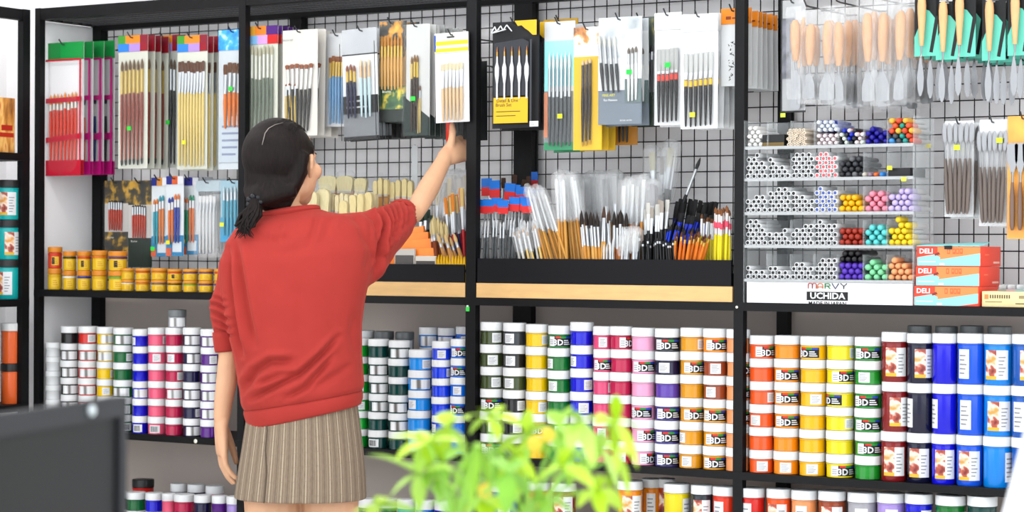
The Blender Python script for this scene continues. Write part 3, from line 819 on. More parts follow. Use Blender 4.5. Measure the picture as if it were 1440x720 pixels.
# one jar standing on top of the crimson and navy stacks
pt = at(248, 433, 0.03)
jar(pt.x, 0.034, at(246, 460.5, 0.028).z, 'grey', 'F', 0, 0.054, 0.052, 'grey-lidded metallic paint jar standing alone on top of the crimson stack', None, 'grey')
G2 = 'paint jars on the lower shelf behind the woman'
for pl, pr, top, rows, col, sp, pla, Yc in (
    (490, 519, 474, 6, 'light green', 'B B W+0 W+10 B B', 'in the light green stack beside the red sweatshirt', None),
    (519, 547, 475, 6, 'dark green', 'B F0 F0 F10 B C-30', 'in the left dark green stack', None),
    (547, 576, 477, 6, 'dark green', 'F0 B B F-10 F0 B', 'in the right dark green stack', None),
    (575, 607, 490, 5, 'sky blue', 'W+40 F+5 W-50 B B', 'in the sky blue stack behind the woman', None),
    (608, 634, 478, 6, 'royal blue', 'W0 W+62 B B W-62 B', 'in the royal blue stack left of the upright', None),
    (634, 660, 475, 6, 'azure', 'K0 K-20 W-20 K-30 B B', 'in the azure stack against the upright', None),
    (501, 526, 463, 6, 'dark green', 'B', 'in the back-row stack behind the light green jars', 0.105),
    (527, 554, 464, 6, 'grey', 'F0', 'in the back-row stack behind the left dark green jars', 0.105),
    (556, 582, 465, 6, 'grey', 'F0', 'in the back-row stack behind the right dark green jars', 0.105),
    (590, 616, 458, 6, 'sky blue', 'F0 F0', 'in the back-row stack behind the sky blue jars', 0.105),
    (616, 641, 459, 6, 'dark blue', 'F-20 F0', 'in the back-row stack behind the royal blue jars', 0.105),
    (642, 668, 457, 6, 'azure', 'W0 K0', 'in the back-row stack behind the azure jars', 0.105)):
    stack(pl, pr, top, rows, cells(col, sp), pla, Yc, group=G2, lidc='grey' if col == 'grey' else 'white')
G3 = 'paint jars on the lower shelf of the middle bay'
for pl, pr, top, col, sp, pla in (
    (676, 708, 451, 'olive', 'W+22 W+8 W+18 K0 W+10 K0', 'in the olive stack right of the upright'),
    (708, 740, 452, 'black', 'slate:W-30 W-20 olive:W-30 W+45 W+20 B', 'in the black stack of the middle bay'),
    (740, 771, 454, 'yellow', 'W+55 B B W+30 K+15 B', 'in the yellow stack behind the plant'),
    (771, 803, 456, 'leaf green', 'K0 W-60 W-40 B W0 B', 'in the leaf green stack behind the plant'),
    (803, 835, 451, 'blue', 'B W-60 W+40 W+8 W0 W+35', 'in the blue stack of the middle bay'),
    (835, 861, 457, 'rose', 'W+5 K0 W+60 B W+0 B', 'in the rose stack of the middle bay'),
    (859, 890, 457, 'crimson', 'K+50 B B B B W-10', 'in the crimson stack of the middle bay'),
    (889, 922, 459, 'light pink', 'B K0 B K-15 K+30 K+50', 'in the light pink stack'),
    (922, 957, 460, 'indigo', 'slate:K0 navy:W-20 violet:B K+10 K+8 K+8', 'in the purple and indigo stack'),
    (957, 990, 459, 'ochre', 'W+55 K+15 B K+15 W-60 W-20', 'in the ochre stack of the middle bay'),
    (990, 1023, 460, 'brown', 'orange:K+15 W0 W-25 ochre:K0 ochre:K10 ochre:K0', 'in the brown stack next to the ochre one'),
    (1023, 1055, 461, 'peach', 'B K+40 K+40 K+40 B B', 'in the peach stack behind the right upright')):
    stack(pl, pr, top, 6, cells(col, sp), pla, group=G3)
G4 = 'paint jars on the lower shelf of the rightmost bay'
for pl, pr, top, col, sp, pla in (
    (1055, 1089, 470, 'orange red', 'K+35 B W+55 W-35 B W0', 'in the orange red stack below the white sign'),
    (1090, 1125, 470, 'orange', 'B K0 K+5 K0 B W0', 'in the orange stack below the white sign'),
    (1126, 1162, 471, 'amber', 'K-35 B W+15 B B W0', 'in the amber stack below the white sign'),
    (1163, 1201, 471, 'lemon', 'W+70 K+20 K-55 W+45 B K+20', 'in the lemon yellow stack'),
    (1203, 1240, 472, 'grass green', 'K0 W-20 K-10 K0 K10 B', 'in the grass green stack')):
    stack(pl, pr, top, 6, cells(col, sp), pla, group=G4)
G5 = 'large paint jars on the lower shelf of the rightmost bay'
for pl, pr, top, col, sp, pla in (
    (1241, 1277, 465, 'maroon', 'A+8 A+25 A0', 'in the maroon stack of tall jars'),
    (1277, 1312, 467, 'ink blue', 'A+30 W-58 A0', 'in the ink blue stack of tall jars'),
    (1312, 1346, 467, 'ultramarine', 'B W-62 A+10', 'in the ultramarine stack of tall jars'),
    (1347, 1384, 467, 'cobalt', 'W-30 W-30 A0', 'in the cobalt stack of tall jars'),
    (1384, 1424, 468, 'cerulean', 'A-10 A+5 W+60', 'in the cerulean stack of tall jars'),
    (1424, 1463, 468, 'dark blue', 'A+20 W-30 W0', 'in the stack at the right edge')):
    stack(pl, pr, top, 3, cells(col, sp), pla, group=G5, tall=True, word='tall jar')
for pl, pr, top, col, pla in ((1277, 1310, 456, 'ink blue', 'behind the ink blue stack'), (1315, 1346, 457, 'ultramarine', 'in the row behind the ultramarine stack'),
    (1350, 1382, 456, 'cobalt', 'in the row behind the cobalt stack'), (1389, 1422, 457, 'cerulean', 'in the row behind the cerulean stack')):
    stack(pl, pr, top, 3, cells(col, 'B'), pla, 0.118, group='back row of large paint jars', lidc='grey', tall=True, word='tall jar')
# bottom shelf
G6 = 'paint jars on the bottom shelf of the leftmost bay'
for pl, pr, top, col, pla, Yc, lc, rows in (
    (160, 178, 689, 'dark green', 'on the bottom shelf hidden partly by the monitor', None, 'white', 4),
    (178, 205, 690, 'green', 'on the bottom shelf right of the monitor', None, 'white', 4),
    (205, 229, 691, 'blue', 'on the bottom shelf, leftmost bay', None, 'white', 4),
    (229, 247, 692, 'pink', 'on the bottom shelf, leftmost bay', None, 'white', 4),
    (246, 274, 693, 'crimson', 'on the bottom shelf, leftmost bay', None, 'white', 4),
    (274, 298, 694, 'navy', 'on the bottom shelf, front row', None, 'white', 4),
    (298, 319, 695, 'purple', 'on the bottom shelf beside the skirt', None, 'white', 4),
    (319, 342, 696, 'lavender', 'on the bottom shelf beside the skirt', None, 'white', 4),
    (186, 216, 672, 'red', 'in the back row of the bottom shelf', 0.1, 'dark', 4),
    (240, 263, 678, 'grey', 'in the back row behind the crimson jars', 0.1, 'white', 4),
    (264, 289, 679, 'navy', 'in the back row behind the navy jars', 0.1, 'white', 4),
    (290, 315, 681, 'light pink', 'in the back row behind the purple jars', 0.1, 'white', 4)):
    stack(pl, pr, top, rows, cells(col, 'B W0 F0 F0'), pla, Yc, zb=Z_BOT, lidc=lc, group=G6)
G7 = 'paint jars on the bottom shelf right of the skirt'
for pl, pr, top, col, pla in ((505, 531, 699, 'dark green', 'on the bottom shelf right of the skirt'), (532, 558, 699, 'green', 'on the bottom shelf right of the skirt'),
    (559, 584, 700, 'teal', 'on the bottom shelf behind the plant'), (585, 611, 701, 'azure', 'on the bottom shelf behind the plant'), (612, 640, 702, 'blue', 'on the bottom shelf behind the plant')):
    stack(pl, pr, top, 4, cells(col, 'B W0 F0 F0'), pla, zb=Z_BOT, group=G7)
G8 = 'tall paint jars on the bottom shelf'
for pl, pr, top, col, pla, Yc, sp in (
    (690, 728, 678, 'dark blue', 'on the bottom shelf behind the leaves', None, 'W0'),
    (740, 775, 676, 'scarlet', 'on the bottom shelf behind the leaves', None, 'B'),
    (776, 810, 677, 'maroon', 'on the bottom shelf behind the leaves', None, 'A0'),
    (869, 904, 674, 'orange', 'on the bottom shelf right of the leaves', None, 'A+12'),
    (902, 930, 671, 'orange', 'of bottom shelf stack behind the yellow jars', 0.105, 'W0'),
    (924, 950, 671, 'rust', 'in the back row of the bottom shelf', 0.12, 'A0'),
    (934, 970, 678, 'lemon', 'on the bottom shelf right of the leaves', None, 'W+50'),
    (972, 1002, 680, 'slate', 'on the bottom shelf left of the upright', None, 'A0'),
    (1003, 1038, 682, 'scarlet', 'on the bottom shelf at the right upright', None, 'W-40'),
    (1042, 1076, 684, 'red', 'on the bottom shelf of the rightmost bay', None, 'W-30'),
    (1078, 1112, 685, 'orange red', 'on the bottom shelf of the rightmost bay', None, 'A-10'),
    (1114, 1150, 687, 'peach', 'on the bottom shelf of the rightmost bay', None, 'W-20'),
    (1152, 1190, 688, 'brown', 'on the bottom shelf of the rightmost bay', None, 'A0'),
    (1192, 1232, 690, 'grey', 'on the bottom shelf of the rightmost bay', None, 'W0'),
    (1234, 1272, 691, 'lavender', 'on the bottom shelf of the rightmost bay', None, 'W0'),
    (1274, 1312, 692, 'blue', 'on the bottom shelf of the rightmost bay', None, 'W+40'),
    (1316, 1358, 694, 'leaf green', 'on the bottom shelf of the rightmost bay', None, 'W+60'),
    (1362, 1402, 695, 'dark green', 'on the bottom shelf of the rightmost bay', None, 'A0')):
    stack(pl, pr, top, 3, cells(col, sp+' A0 A10'), pla, Yc, zb=Z_BOT, group=G8, tall=True, word='tall jar')

# ------------------------------------------------------------------ yellow poster-paint tubs on the middle shelf
def tub(x, y, z, d, h, band, label, group, body=(236, 186, 26), lid=(232, 140, 30), mark=False):
    R = d/2; lh = h*0.27; hb = h-lh
    key = ('tub', round(d, 3), round(h, 4), body, lid)
    if key not in _jar:
        b = MB(); b.lathe([(R*0.86, 0), (R*0.94, h*0.03), (R*0.955, hb*0.5), (R*0.94, hb-0.003), (R*0.86, hb), (R*0.86, hb+0.002)], 22)
        l = MB(); l.lathe([(R*0.95, hb+0.0003), (R, hb+0.0015), (R, h-0.003), (R*0.96, h-0.0008), (R*0.9, h-0.0003)], 22)
        _jar[key] = (b.mesh('tub_body', C(body, 0.35)), l.mesh('tub_lid', C(lid, 0.35)))
    b, l = _jar[key]
    o = put('paint_tub', b, None, (x, y, z)); tag(o, label, 'paint tub', group)
    put('lid', l, o)
    m = MB(); rr = R*0.958
    m.patch(rr, 0, 2*PI, hb*0.83, hb*0.97, 0, 20)
    va = math.atan2(CAM.x-x, -(CAM.y-y))
    m.patch(rr, va-0.5, va+0.55, hb*0.2, hb*0.74, 1, 8)
    for k in range(3): m.patch(rr+0.0006, va-0.3, va+0.4-0.1*k, hb*(0.3+0.13*k), hb*(0.35+0.13*k), 2, 5, 0.0003)
    if mark: m.patch(rr+0.0006, va-0.45, va-0.05, hb*0.25, hb*0.7, 3, 4, 0.0003)
    m.build('label', [C(band, 0.4), C((246, 206, 60), 0.5), C((214, 150, 30), 0.5), INK], o)
GT = 'yellow poster paint tubs on the middle shelf'
BANDS = {'white': (236, 232, 214), 'blue': (40, 50, 150), 'green': (110, 168, 50), 'purple': (96, 40, 110), 'red': (216, 60, 34), 'yellow': (228, 176, 30), 'black': (60, 50, 30), 'pink': (236, 106, 90), 'orange': (226, 120, 30), 'slate': (96, 96, 130)}
tubcols = [(67, 88, 346, [('red', 1), ('yellow', 0)]), (88, 108, 352, [('black', 0), ('white', 0)]), (108, 129, 352, [('red', 1), ('blue', 0)]),
           (129, 152, 351, [('orange', 0), ('yellow', 0)]), (152, 180, 352, [('purple', 0), ('green', 0)])]
def tub_label(nm, low, k, n, kind):
    return '%s yellow tub with %s band, %s of the %s stack from the left among the %s tubs' % ('lower' if low else 'upper', nm, 'bottom' if low else 'top', ORD[k], kind)
for k, (pl, pr, top, bands) in enumerate(tubcols):
    dep = depth_of(at((pl+pr)/2, top, 0.03)); dd = (pr-pl)/F_PX*dep*0.97
    yc = 0.026; p = at((pl+pr)/2, top+1, yc); h = (p.z-Z_MID)/2
    for r in range(2):
        nm, mk = bands[r]
        bodyc = (226, 70, 40) if (k == 0 and r == 0) else (238, 190, 24)
        tub(p.x, yc, Z_MID+h*(1-r), min(dd, 0.058), h, BANDS[nm], '%s tall yellow tub with %s band in the %s stack from the left' % ('lower' if r else 'upper', nm, ORD[k]), GT, bodyc, (226, 140, 34), mk or (k in (2, 4) and r == 0))
smalls = [(170, 190, 376, 'yellow', 'white'), (190, 212, 376, 'red', 'orange'), (212, 236, 376, 'orange', 'slate'), (235, 257, 377, 'red', 'black'), (257, 279, 377, 'purple', 'green'), (279, 301, 377, 'purple', 'purple'), (301, 323, 377, 'red', 'blue')]
for k, (pl, pr, top, b0, b1) in enumerate(smalls):
    dep = depth_of(at((pl+pr)/2, top, 0.03)); dd = (pr-pl)/F_PX*dep*0.98
    yc = 0.026; p = at((pl+pr)/2, top+1, yc); h = (p.z-Z_MID)/2
    for r in range(2):
        tub(p.x, yc, Z_MID+h*(1-r), dd, h, BANDS[(b0, b1)[r]], '%s small yellow tub with %s band in the %s short stack from the left' % ('lower' if r else 'upper', (b0, b1)[r], ORD[k]), GT, (236, 184, 28), (228, 150, 40), k == 3 and r == 0)
# ------------------------------------------------------------------ brushes
_br = {}
def brush_mesh(L, r, handle, ferrule, bristle, fl=0.16, bl=0.12, shape='round', tip=None, flip=False, band=None):
    """paint brush along z, handle end at 0; fl/bl ferrule and bristle length as fractions of L"""
    key = (round(L, 3), round(r, 4), handle, ferrule, bristle, fl, bl, shape, tip, flip, band)
    if key in _br: return _br[key]
    m = MB(); zf = L*(1-fl-bl); zb = L*(1-bl); fr = r*0.8
    fx = {'round': 1.0, 'flat': 1.5, 'fan': 1.3, 'wide': 2.6}[shape]; fy = {'round': 1.0, 'flat': 0.55, 'fan': 0.4, 'wide': 0.6}[shape]
    m.lathe([(r*0.30, 0), (r*0.55, L*0.02), (r*0.72, zf*0.3), (r, zf*0.72), (r*0.86, zf*0.97), (r*0.8, zf)], 8, 0)
    if tip: m.lathe([(r*0.34, -0.0005), (r*0.62, L*0.02), (r*0.76, L*0.05)], 8, 3)
    if band: m.lathe([(r*0.98, zf*0.86), (r*0.98, zf*0.985)], 8, 3)
    def flat(prof, mi):
        o = len(m.v); m.lathe(prof, 8, mi)
        for i in range(o, len(m.v)):
            x, y, z = m.v[i]; t = (z-zf)/max(1e-6, zb-zf); t = max(0, min(1, t))
            m.v[i] = (x*(1+(fx-1)*t), y*(1+(fy-1)*t), z)
    flat([(fr, zf), (fr*1.08, zf+L*fl*0.15), (fr*0.98, zf+L*fl*0.2), (fr*1.0, zb)], 1)
    if shape == 'round': flat([(fr*0.85, zb), (fr*1.15, zb+L*bl*0.35), (fr*0.7, zb+L*bl*0.75), (fr*0.08, L)], 2)
    elif shape in ('flat', 'wide'): flat([(fr*0.9, zb), (fr*1.08, zb+L*bl*0.5), (fr*1.0, zb+L*bl*0.93), (fr*0.85, L)], 2)
    else:
        o = len(m.v); n = 8
        pts = [(fr*0.9, 0)]
        poly = [(-fr*1.1, zb), (fr*1.1, zb)]+[(math.sin(a)*L*bl*0.85, zb+math.cos(a)*L*bl) for a in [0.75-1.5*i/n for i in range(n+1)]]
        m.prism(poly, -fr*0.28, fr*0.28, 2)
    mats = [C(handle, 0.3), (CHROME if ferrule == 'chrome' else C(ferrule, 0.3, metal=0.4)), C(bristle, 0.8)]
    if tip or band: mats.append(C(tip or band, 0.35))
    me = m.mesh('brush', mats)
    _br[key] = me; return me

def film_sheet(w, h, bulge, name, mats, parent, y0=0.0, z0=0.0, seed=1):
    """plastic front of a bag, bulging over its contents"""
    rr = random.Random(seed); nx, nz = (14, 22) if mats is FILM2 else (8, 12); vs = []; fs = []; jt = .42 if mats is FILM2 else .2
    for j in range(nz+1):
        for i in range(nx+1):
            u, v = i/nx, j/nz
            b = bulge*(math.sin(PI*u)**0.6)*(0.35+0.65*math.sin(PI*min(1, max(0, v)))**0.5)
            if 0 < i < nx and 0 < j < nz: b += rr.uniform(-jt, jt)*bulge
            vs.append(((u-0.5)*w, y0-0.001-b, z0+v*h))
    for j in range(nz):
        for i in range(nx):
            a = j*(nx+1)+i; fs.append((a, a+1, a+nx+2, a+nx+1))
    m = MB(); m.add(vs, fs); return m.build(name, mats, parent, angle=180)

def hook(x, z, yfront, label, w=0.0):
    g = MB(); y1 = D-0.006
    pts = [(0, y1, 0.0), (0, yfront+0.01, -0.002), (0, yfront-0.012, 0.0), (0, yfront-0.026, 0.014)]
    g.tube(pts, 0.0021, 6)
    g.tube([(-0.018, y1+0.0005, 0.0), (0.018, y1+0.0005, 0.0)], 0.0024, 6)
    o = g.build('display_hook', mat('hook_wire', (70, 72, 76), 0.35, metal=0.5), None, (x, 0, z))
    return tag(o, label, 'hook', 'wire display hooks on the grid')

def pack(desc, rect, Y, cat='brush pack', bands=(), header=None, brushes=(), border=None, sleeve=0.004, stickers=(), texts=(), copies=0, step=0.03, tilt=0.0, extra=None, group=None,
         card=True, film_m=None, do_hook=True, place='', thick=0.0016, copy_word='behind the front one', jig=0.0):
    x0, y0, x1, y1 = rect
    ym = (y0+y1)/2; xm = (x0+x1)/2
    A = at(x0, ym, Y); B = at(x1, ym, Y); T = at(xm, y0, Y); Bo = at(xm, y1, Y)
    w = B.x-A.x; h = T.z-Bo.z
    lab = desc+((place if place[0] == ',' else ' '+place) if place else '')
    g = thing('brush_pack' if cat == 'brush pack' else cat.replace(' ', '_'), lab, cat, (Bo.x, Y, Bo.z), 0, group)
    g.rotation_euler = (0, tilt, 0)
    if card:
        m = MB(); mats = []
        bl = list(bands) or [(0, 1, (240, 240, 238))]
        for i, (f0, f1, c) in enumerate(bl):
            m.box(-w/2, w/2, 0.0, thick, f0*h, f1*h, i); mats.append(c if not isinstance(c, tuple) else C(c, 0.55))
        m.build('backing_card', mats, g, smooth=False)
    if header:
        hf, rows = header
        m = MB(); mats = []; k = 0
        nr = len(rows)
        for ri, row in enumerate(rows):
            n = sum(q for q, _ in row); xx = -w/2
            for q, c in row:
                ww = w*q/n
                m.box(xx, xx+ww, -0.0022, -0.0002, h*(1-hf)+h*hf*(nr-1-ri)/nr, h*(1-hf)+h*hf*(nr-ri)/nr+(0.0005 if ri == 0 else 0), k)
                mats.append(c if not isinstance(c, tuple) else C(c, 0.45)); k += 1; xx += ww
        m.build('header_card', mats, g, smooth=False)
    for bs in brushes:
        n = bs['n']; L = (bs['z1']-bs['z0'])*h
        r = bs.get('r') or min(0.0048, w*(bs['x1']-bs['x0'])/n*0.42)
        lim = w/2-r-0.0012
        me = brush_mesh(L, r, bs['handle'], bs.get('ferrule', 'chrome'), bs['bristle'], bs.get('fl', 0.16), bs.get('bl', 0.12), bs.get('shape', 'round'), bs.get('tip'), band=bs.get('band'))
        for k in range(n):
            t = (k+0.5)/n
            xx = w*(bs['x0']+(bs['x1']-bs['x0'])*t-0.5); xx = max(-lim, min(lim, xx))
            zz = h*bs['z0']+_rj.uniform(-1, 1)*h*bs.get('jit', 0.01)
            put('brush', me, g, (xx, -r-0.0008, max(0.001, zz)), (0, bs.get('lean', 0.0)*(t-0.5)*2+bs.get('tilt', 0), 0))
    if border:
        c, bw, zs = border
        m = MB()
        m.box(-w/2, -w/2+bw, -0.0125, -0.0112, 0, h*0.875); m.box(w/2-bw, w/2, -0.0125, -0.0112, 0, h*0.875)
        if zs: m.box(-w/2+bw, w/2-bw, -0.0125, -0.0112, h*.86, h*.875)
        for (a0, a1, sl) in zs:
            m.add([(-w/2, -0.011, h*a0), (w/2, -0.011, h*a0+sl), (w/2, -0.011, h*a1+sl), (-w/2, -0.011, h*a1), (-w/2, -0.0095, h*a0), (w/2, -0.0095, h*a0+sl), (w/2, -0.0095, h*a1+sl), (-w/2, -0.0095, h*a1)],
                  [(0, 1, 2, 3), (7, 6, 5, 4), (0, 4, 5, 1), (3, 2, 6, 7)])
        m.build('coloured_binding', C(c, 0.4, alpha=0.86), g, smooth=False)
    if extra: extra(g, w, h)
    if sleeve: film_sheet(w, h*(1-(header[0] if header else 0))-0.001, 0.006 if brushes else 0.003, 'clear_sleeve', film_m or FILM, g, -0.0075 if brushes else -0.002, 0.0005, seed=int(x0))
    for (sx, sz, c) in stickers:
        m = MB(); m.box(-0.0075, 0.0075, -0.0008, 0, -0.006, 0.006); m.build('price_sticker', C(c, 0.5), g, (w*(sx-0.5), -0.0165, h*sz), smooth=False)
    for (s, tx, tz, size, c) in texts:
        m = MB(); add_text(m, s, size, w*(tx-0.5), -0.0155, h*tz, 0, bold=0.01); m.build('lettering', C(c, 0.5), g, smooth=False)
    last = g
    for k in range(copies):
        c = copy_tree(g); c.location = (Bo.x+_rj.uniform(-jig, jig), Y+step*(k+1), Bo.z+_rj.uniform(-0.004, 0.004)); last = c
        c.rotation_euler = (0, tilt+_rj.uniform(-0.02, 0.02), 0)
        c['label'] = '%s, %s behind front' % (lab, ORD[k])
    if do_hook: hook(Bo.x, T.z-0.006, Y, 'wire hook carrying the '+' '.join(desc.split()[:9]))
    return g
GREY_CARD = (222, 224, 222)
def B_(n, x0, x1, z0, z1, handle, bristle, **k):
    d = dict(n=n, x0=x0, x1=x1, z0=z0, z1=z1, handle=handle, bristle=bristle); d.update(k); return d
GA = 'brush packs hanging in the upper row of the leftmost bay'
BAG = mat('frosted_bag', (240, 238, 240), 0.4, alpha=0.75)
RED = (216, 24, 56); MAG = (222, 26, 140)
Rr = [[(2, (30, 140, 66)), (3, (14, 160, 70))]]
pack('red-bound bag of orange brushes with a green top', (64, 60, 117, 247), 0.05, bands=[(0, 0.115, (206, 26, 50)), (0.115, 1, BAG)], header=(0.13, Rr), brushes=[B_(8, .12, .88, .03, .62, (226, 62, 40), (240, 150, 60), ferrule=(236, 226, 216), fl=.08, bl=.13, r=.0052)],
     border=(RED, 0.007, [(0.0, 0.115, 0), (0.245, 0.285, 0.012), (0.545, 0.58, 0.004)]), group=GA, place='at the far left')
for k in range(3):
    pack('magenta-bound brush bag with a green top', (64+15.2*(k+1), 60-0.7*k, 115+15.2*(k+1), 246), 0.05+0.047*(k+1), bands=[(0, 0.1, (206, 20, 130)), (0.1, 1, BAG)], header=(0.13, Rr),
         brushes=[B_(6, .15, .85, .03, .6, [(226, 90, 60), (40, 60, 120), (60, 60, 70)][k], (40, 40, 60), ferrule=(240, 240, 240))], border=(MAG, 0.008, [(0.0, 0.1, 0), (0.24, 0.29, 0.01), (0.55, 0.585, 0.004)]),
         group=GA, place=', %s magenta one behind the red bag' % ORD[k], do_hook=False)
RAIN = [[(2, (70, 160, 50)), (4, (246, 150, 40)), (2, (150, 30, 50))], [(3, (50, 140, 240)), (3, (190, 150, 230)), (2, (160, 20, 40))]]
RAIN2 = [[(3, (246, 180, 60)), (3, (250, 140, 40)), (3, (84, 24, 130))], [(4, (140, 200, 250)), (3, (226, 170, 240)), (3, (220, 30, 30))]]
PALE = (226, 228, 214)
pack('rainbow-topped pack of brown-handled brushes', (166, 50, 207, 237), 0.03, bands=[(0, 1, PALE)], header=(0.12, RAIN), brushes=[B_(6, .1, .92, .03, .82, (150, 66, 50), (120, 90, 60), ferrule=(232, 194, 90), fl=.22, bl=.1, tip=(40, 56, 56))],
     stickers=[(.5, .3, (60, 226, 70))], copies=3, step=0.03, group=GA, place='beside the magenta bags')
pack('rainbow-topped pack of black-handled brushes', (212, 50, 252, 236), 0.135, bands=[(0, 1, (206, 208, 200))], header=(0.12, RAIN), brushes=[B_(7, .1, .92, .03, .82, (26, 28, 30), (90, 70, 50), fl=.2, bl=.1)],
     stickers=[(.72, .34, (60, 226, 70))], copies=1, step=0.03, group=GA, place='behind the yellow brushes')
pack('rainbow-topped pack of yellow-handled brushes', (249, 50, 291, 238), 0.02, bands=[(0, 1, PALE)], header=(0.12, RAIN), brushes=[B_(9, .06, .95, .02, .8, (236, 210, 128), (96, 60, 40), fl=.2, bl=.1, shape='flat')],
     stickers=[(.35, .2, (236, 230, 60))], copies=4, step=0.026, group=GA, place='left of the upright')
def blue_head(g, w, h):
    m = MB(); m.box(-w/2+0.002, w/2-0.002, -0.003, -0.0005, h*0.05, h*0.38, 0)
    for k in range(5): m.box(-w*0.36, w*(0.1+0.05*k), -0.0034, -0.003, h*(0.1+0.05*k), h*(0.115+0.05*k), 1)
    m.build('printed_panel', [C((214, 226, 236)), C((150, 160, 190))], g, smooth=False)
SKYART = ramp_mat('sky_art', [(0.35, (20, 120, 236)), (0.55, (60, 170, 250)), (0.7, (220, 236, 250))], 30, 0.4)
pack('blue-topped white pack of orange-handled brushes', (307, 42, 349, 238), 0.05, bands=[(0, 1, (226, 234, 240))], header=(0.145, [[(1, SKYART)]]), brushes=[B_(5, .2, .95, .3, .76, (240, 126, 34), (110, 70, 44), fl=.3, bl=.16, shape='flat', r=0.0062)], extra=blue_head,
     stickers=[(.52, .575, (60, 226, 70))], copies=1, group=GA, place='half behind the upright')
GB = 'brush packs hanging in the upper row behind the woman'
pack('rainbow-topped pack of grey-green brushes', (343, 37, 390, 205), 0.035, bands=[(0, 1, PALE)], header=(0.15, RAIN2), brushes=[B_(7, .1, .92, .02, .84, (112, 124, 108), (196, 190, 160), ferrule=(232, 234, 220), fl=.24, bl=.1)], copies=4, step=0.024, group=GB, place='above the woman\'s hair')
pack('cream pack of brown fan brushes', (397, 42, 446, 191), 0.03, bands=[(0, 1, (238, 234, 226))], header=None, brushes=[B_(6, .22, .80, .04, .68, (50, 50, 46), (150, 84, 50), ferrule=(244, 244, 240), fl=.3, bl=.07, shape='fan', lean=.08), B_(4, .1, .45, .04, .5, (206, 176, 90), (150, 84, 50), fl=.2, bl=.05)],
     texts=[('BRUSH SET', .25, .9, .0075, (120, 124, 120))], copies=3, step=0.032, group=GB, place='above the woman\'s face')
pack('white pack of blue-handled brushes', (455, 47, 494, 178), 0.085, bands=[(0, 1, (236, 238, 240))], brushes=[B_(7, .22, .96, .03, .75, (124, 176, 222), (150, 90, 50), ferrule=(236, 196, 96), fl=.22, bl=.08, shape='flat')], copies=4, step=0.03, group=GB, place='left of the black and white pack')
def bw_label(g, w, h):
    m = MB(); m.box(-w/2, w/2, -0.0012, -0.0002, h*0.24, h*0.40, 0); m.box(-w/2, w/2, -0.0012, -0.0002, 0, h*0.035, 0); m.box(-w/2, w/2, -0.0012, -0.0002, h*.765, h*.775, 0)
    m.box(-w*0.4, w*0.05, -0.0018, -0.0012, h*.345, h*.36, 1); m.box(-w*0.4, w*0.2, -0.0018, -0.0012, h*.29, h*.305, 1)
    m.build('printed_band', [C((16, 16, 18)), C((200, 200, 202))], g, smooth=False)
pack('clear-topped pack with a black label band and mixed brushes', (484, 40, 533, 197), 0.005, bands=[(0, .24, mat('dark_clear', (120, 124, 128), 0.2, alpha=0.7)), (.24, .765, (240, 242, 244)), (.765, 1, mat('smoke_clear', (190, 194, 198), 0.15, alpha=0.6))], extra=bw_label,
     brushes=[B_(3, .12, .42, .2, .68, (36, 38, 70), (150, 90, 70), ferrule=(226, 190, 90), fl=.2), B_(3, .5, .85, .2, .72, (200, 226, 232), (240, 220, 190), ferrule=(236, 200, 160), fl=.2)], border=(((20, 20, 22)), 0.0012, []), copies=2, step=0.03, tilt=-0.035, group=GB, place='tilted slightly')
GOLDART = ramp_mat('gold_art', [(0.3, (34, 36, 40)), (0.48, (60, 60, 50)), (0.55, (190, 130, 40)), (0.7, (226, 170, 60))], 34, 0.5)
GREENART = ramp_mat('green_art', [(0.35, (28, 66, 44)), (0.52, (60, 100, 50)), (0.62, (210, 190, 60))], 30, 0.5)
pack('dark art-printed pack of golden brushes', (533, 30, 571, 172), 0.03, bands=[(0, .13, (30, 44, 38)), (.13, .36, GREENART), (.36, .62, (206, 160, 84)), (.62, 1, GOLDART)], brushes=[B_(7, .08, .92, .32, .86, (228, 176, 96), (206, 140, 50), ferrule=(240, 196, 90), fl=.2, bl=.2)],
     texts=[('Brushes', .4, .3, .009, (240, 240, 220))], copies=2, step=0.03, group=GB, place='with green lower panel')
pack('black-handled brush bundle pack', (541, 60, 578, 196), 0.12, bands=[(0, 1, (70, 72, 72))], brushes=[B_(6, .1, .9, .01, .8, (20, 20, 22), (60, 50, 40))], copies=1, group=GB, place='showing below the golden brushes')
def wedge(g, w, h):
    m = MB(); m.prism([(-w/2, 0), (w/2, 0), (w/2, h*.16), (-w/2, h*.36)], -0.0014, -0.0002); m.build('printed_wedge', C((24, 46, 40)), g, smooth=False)
pack('grey card pack of three brushes with a green sticker', (567, 34, 604, 191), 0.03, bands=[(0, 1, (224, 226, 224))], extra=wedge, brushes=[B_(3, .3, .62, .04, .72, (66, 50, 40), (150, 110, 60), ferrule=(232, 196, 80), fl=.2, bl=.1), B_(2, .55, .7, .02, .45, (220, 196, 120), (120, 90, 60))],
     stickers=[(.5, .33, (50, 224, 70))], copies=6, step=0.026, group=GB, place='')
def stripes(g, w, h):
    m = MB(); m.box(-w/2, w/2, -0.003, -0.0024, h*.865, h*.91, 0); m.box(-w/2, w/2, -0.003, -0.0024, h*.79, h*.83, 0); m.box(-w*.12, w*.1, -0.004, -0.003, h*.945, h*.96, 1, Matrix.Rotation(0.0, 4, 'Y'))
    m.box(-w/2-0.0005, -w/2+0.004, -0.0032, -0.0022, h*.8, h*.98, 2)
    m.build('printed_stripes', [C((244, 224, 40)), C((40, 44, 40)), C((40, 90, 190))], g, smooth=False)
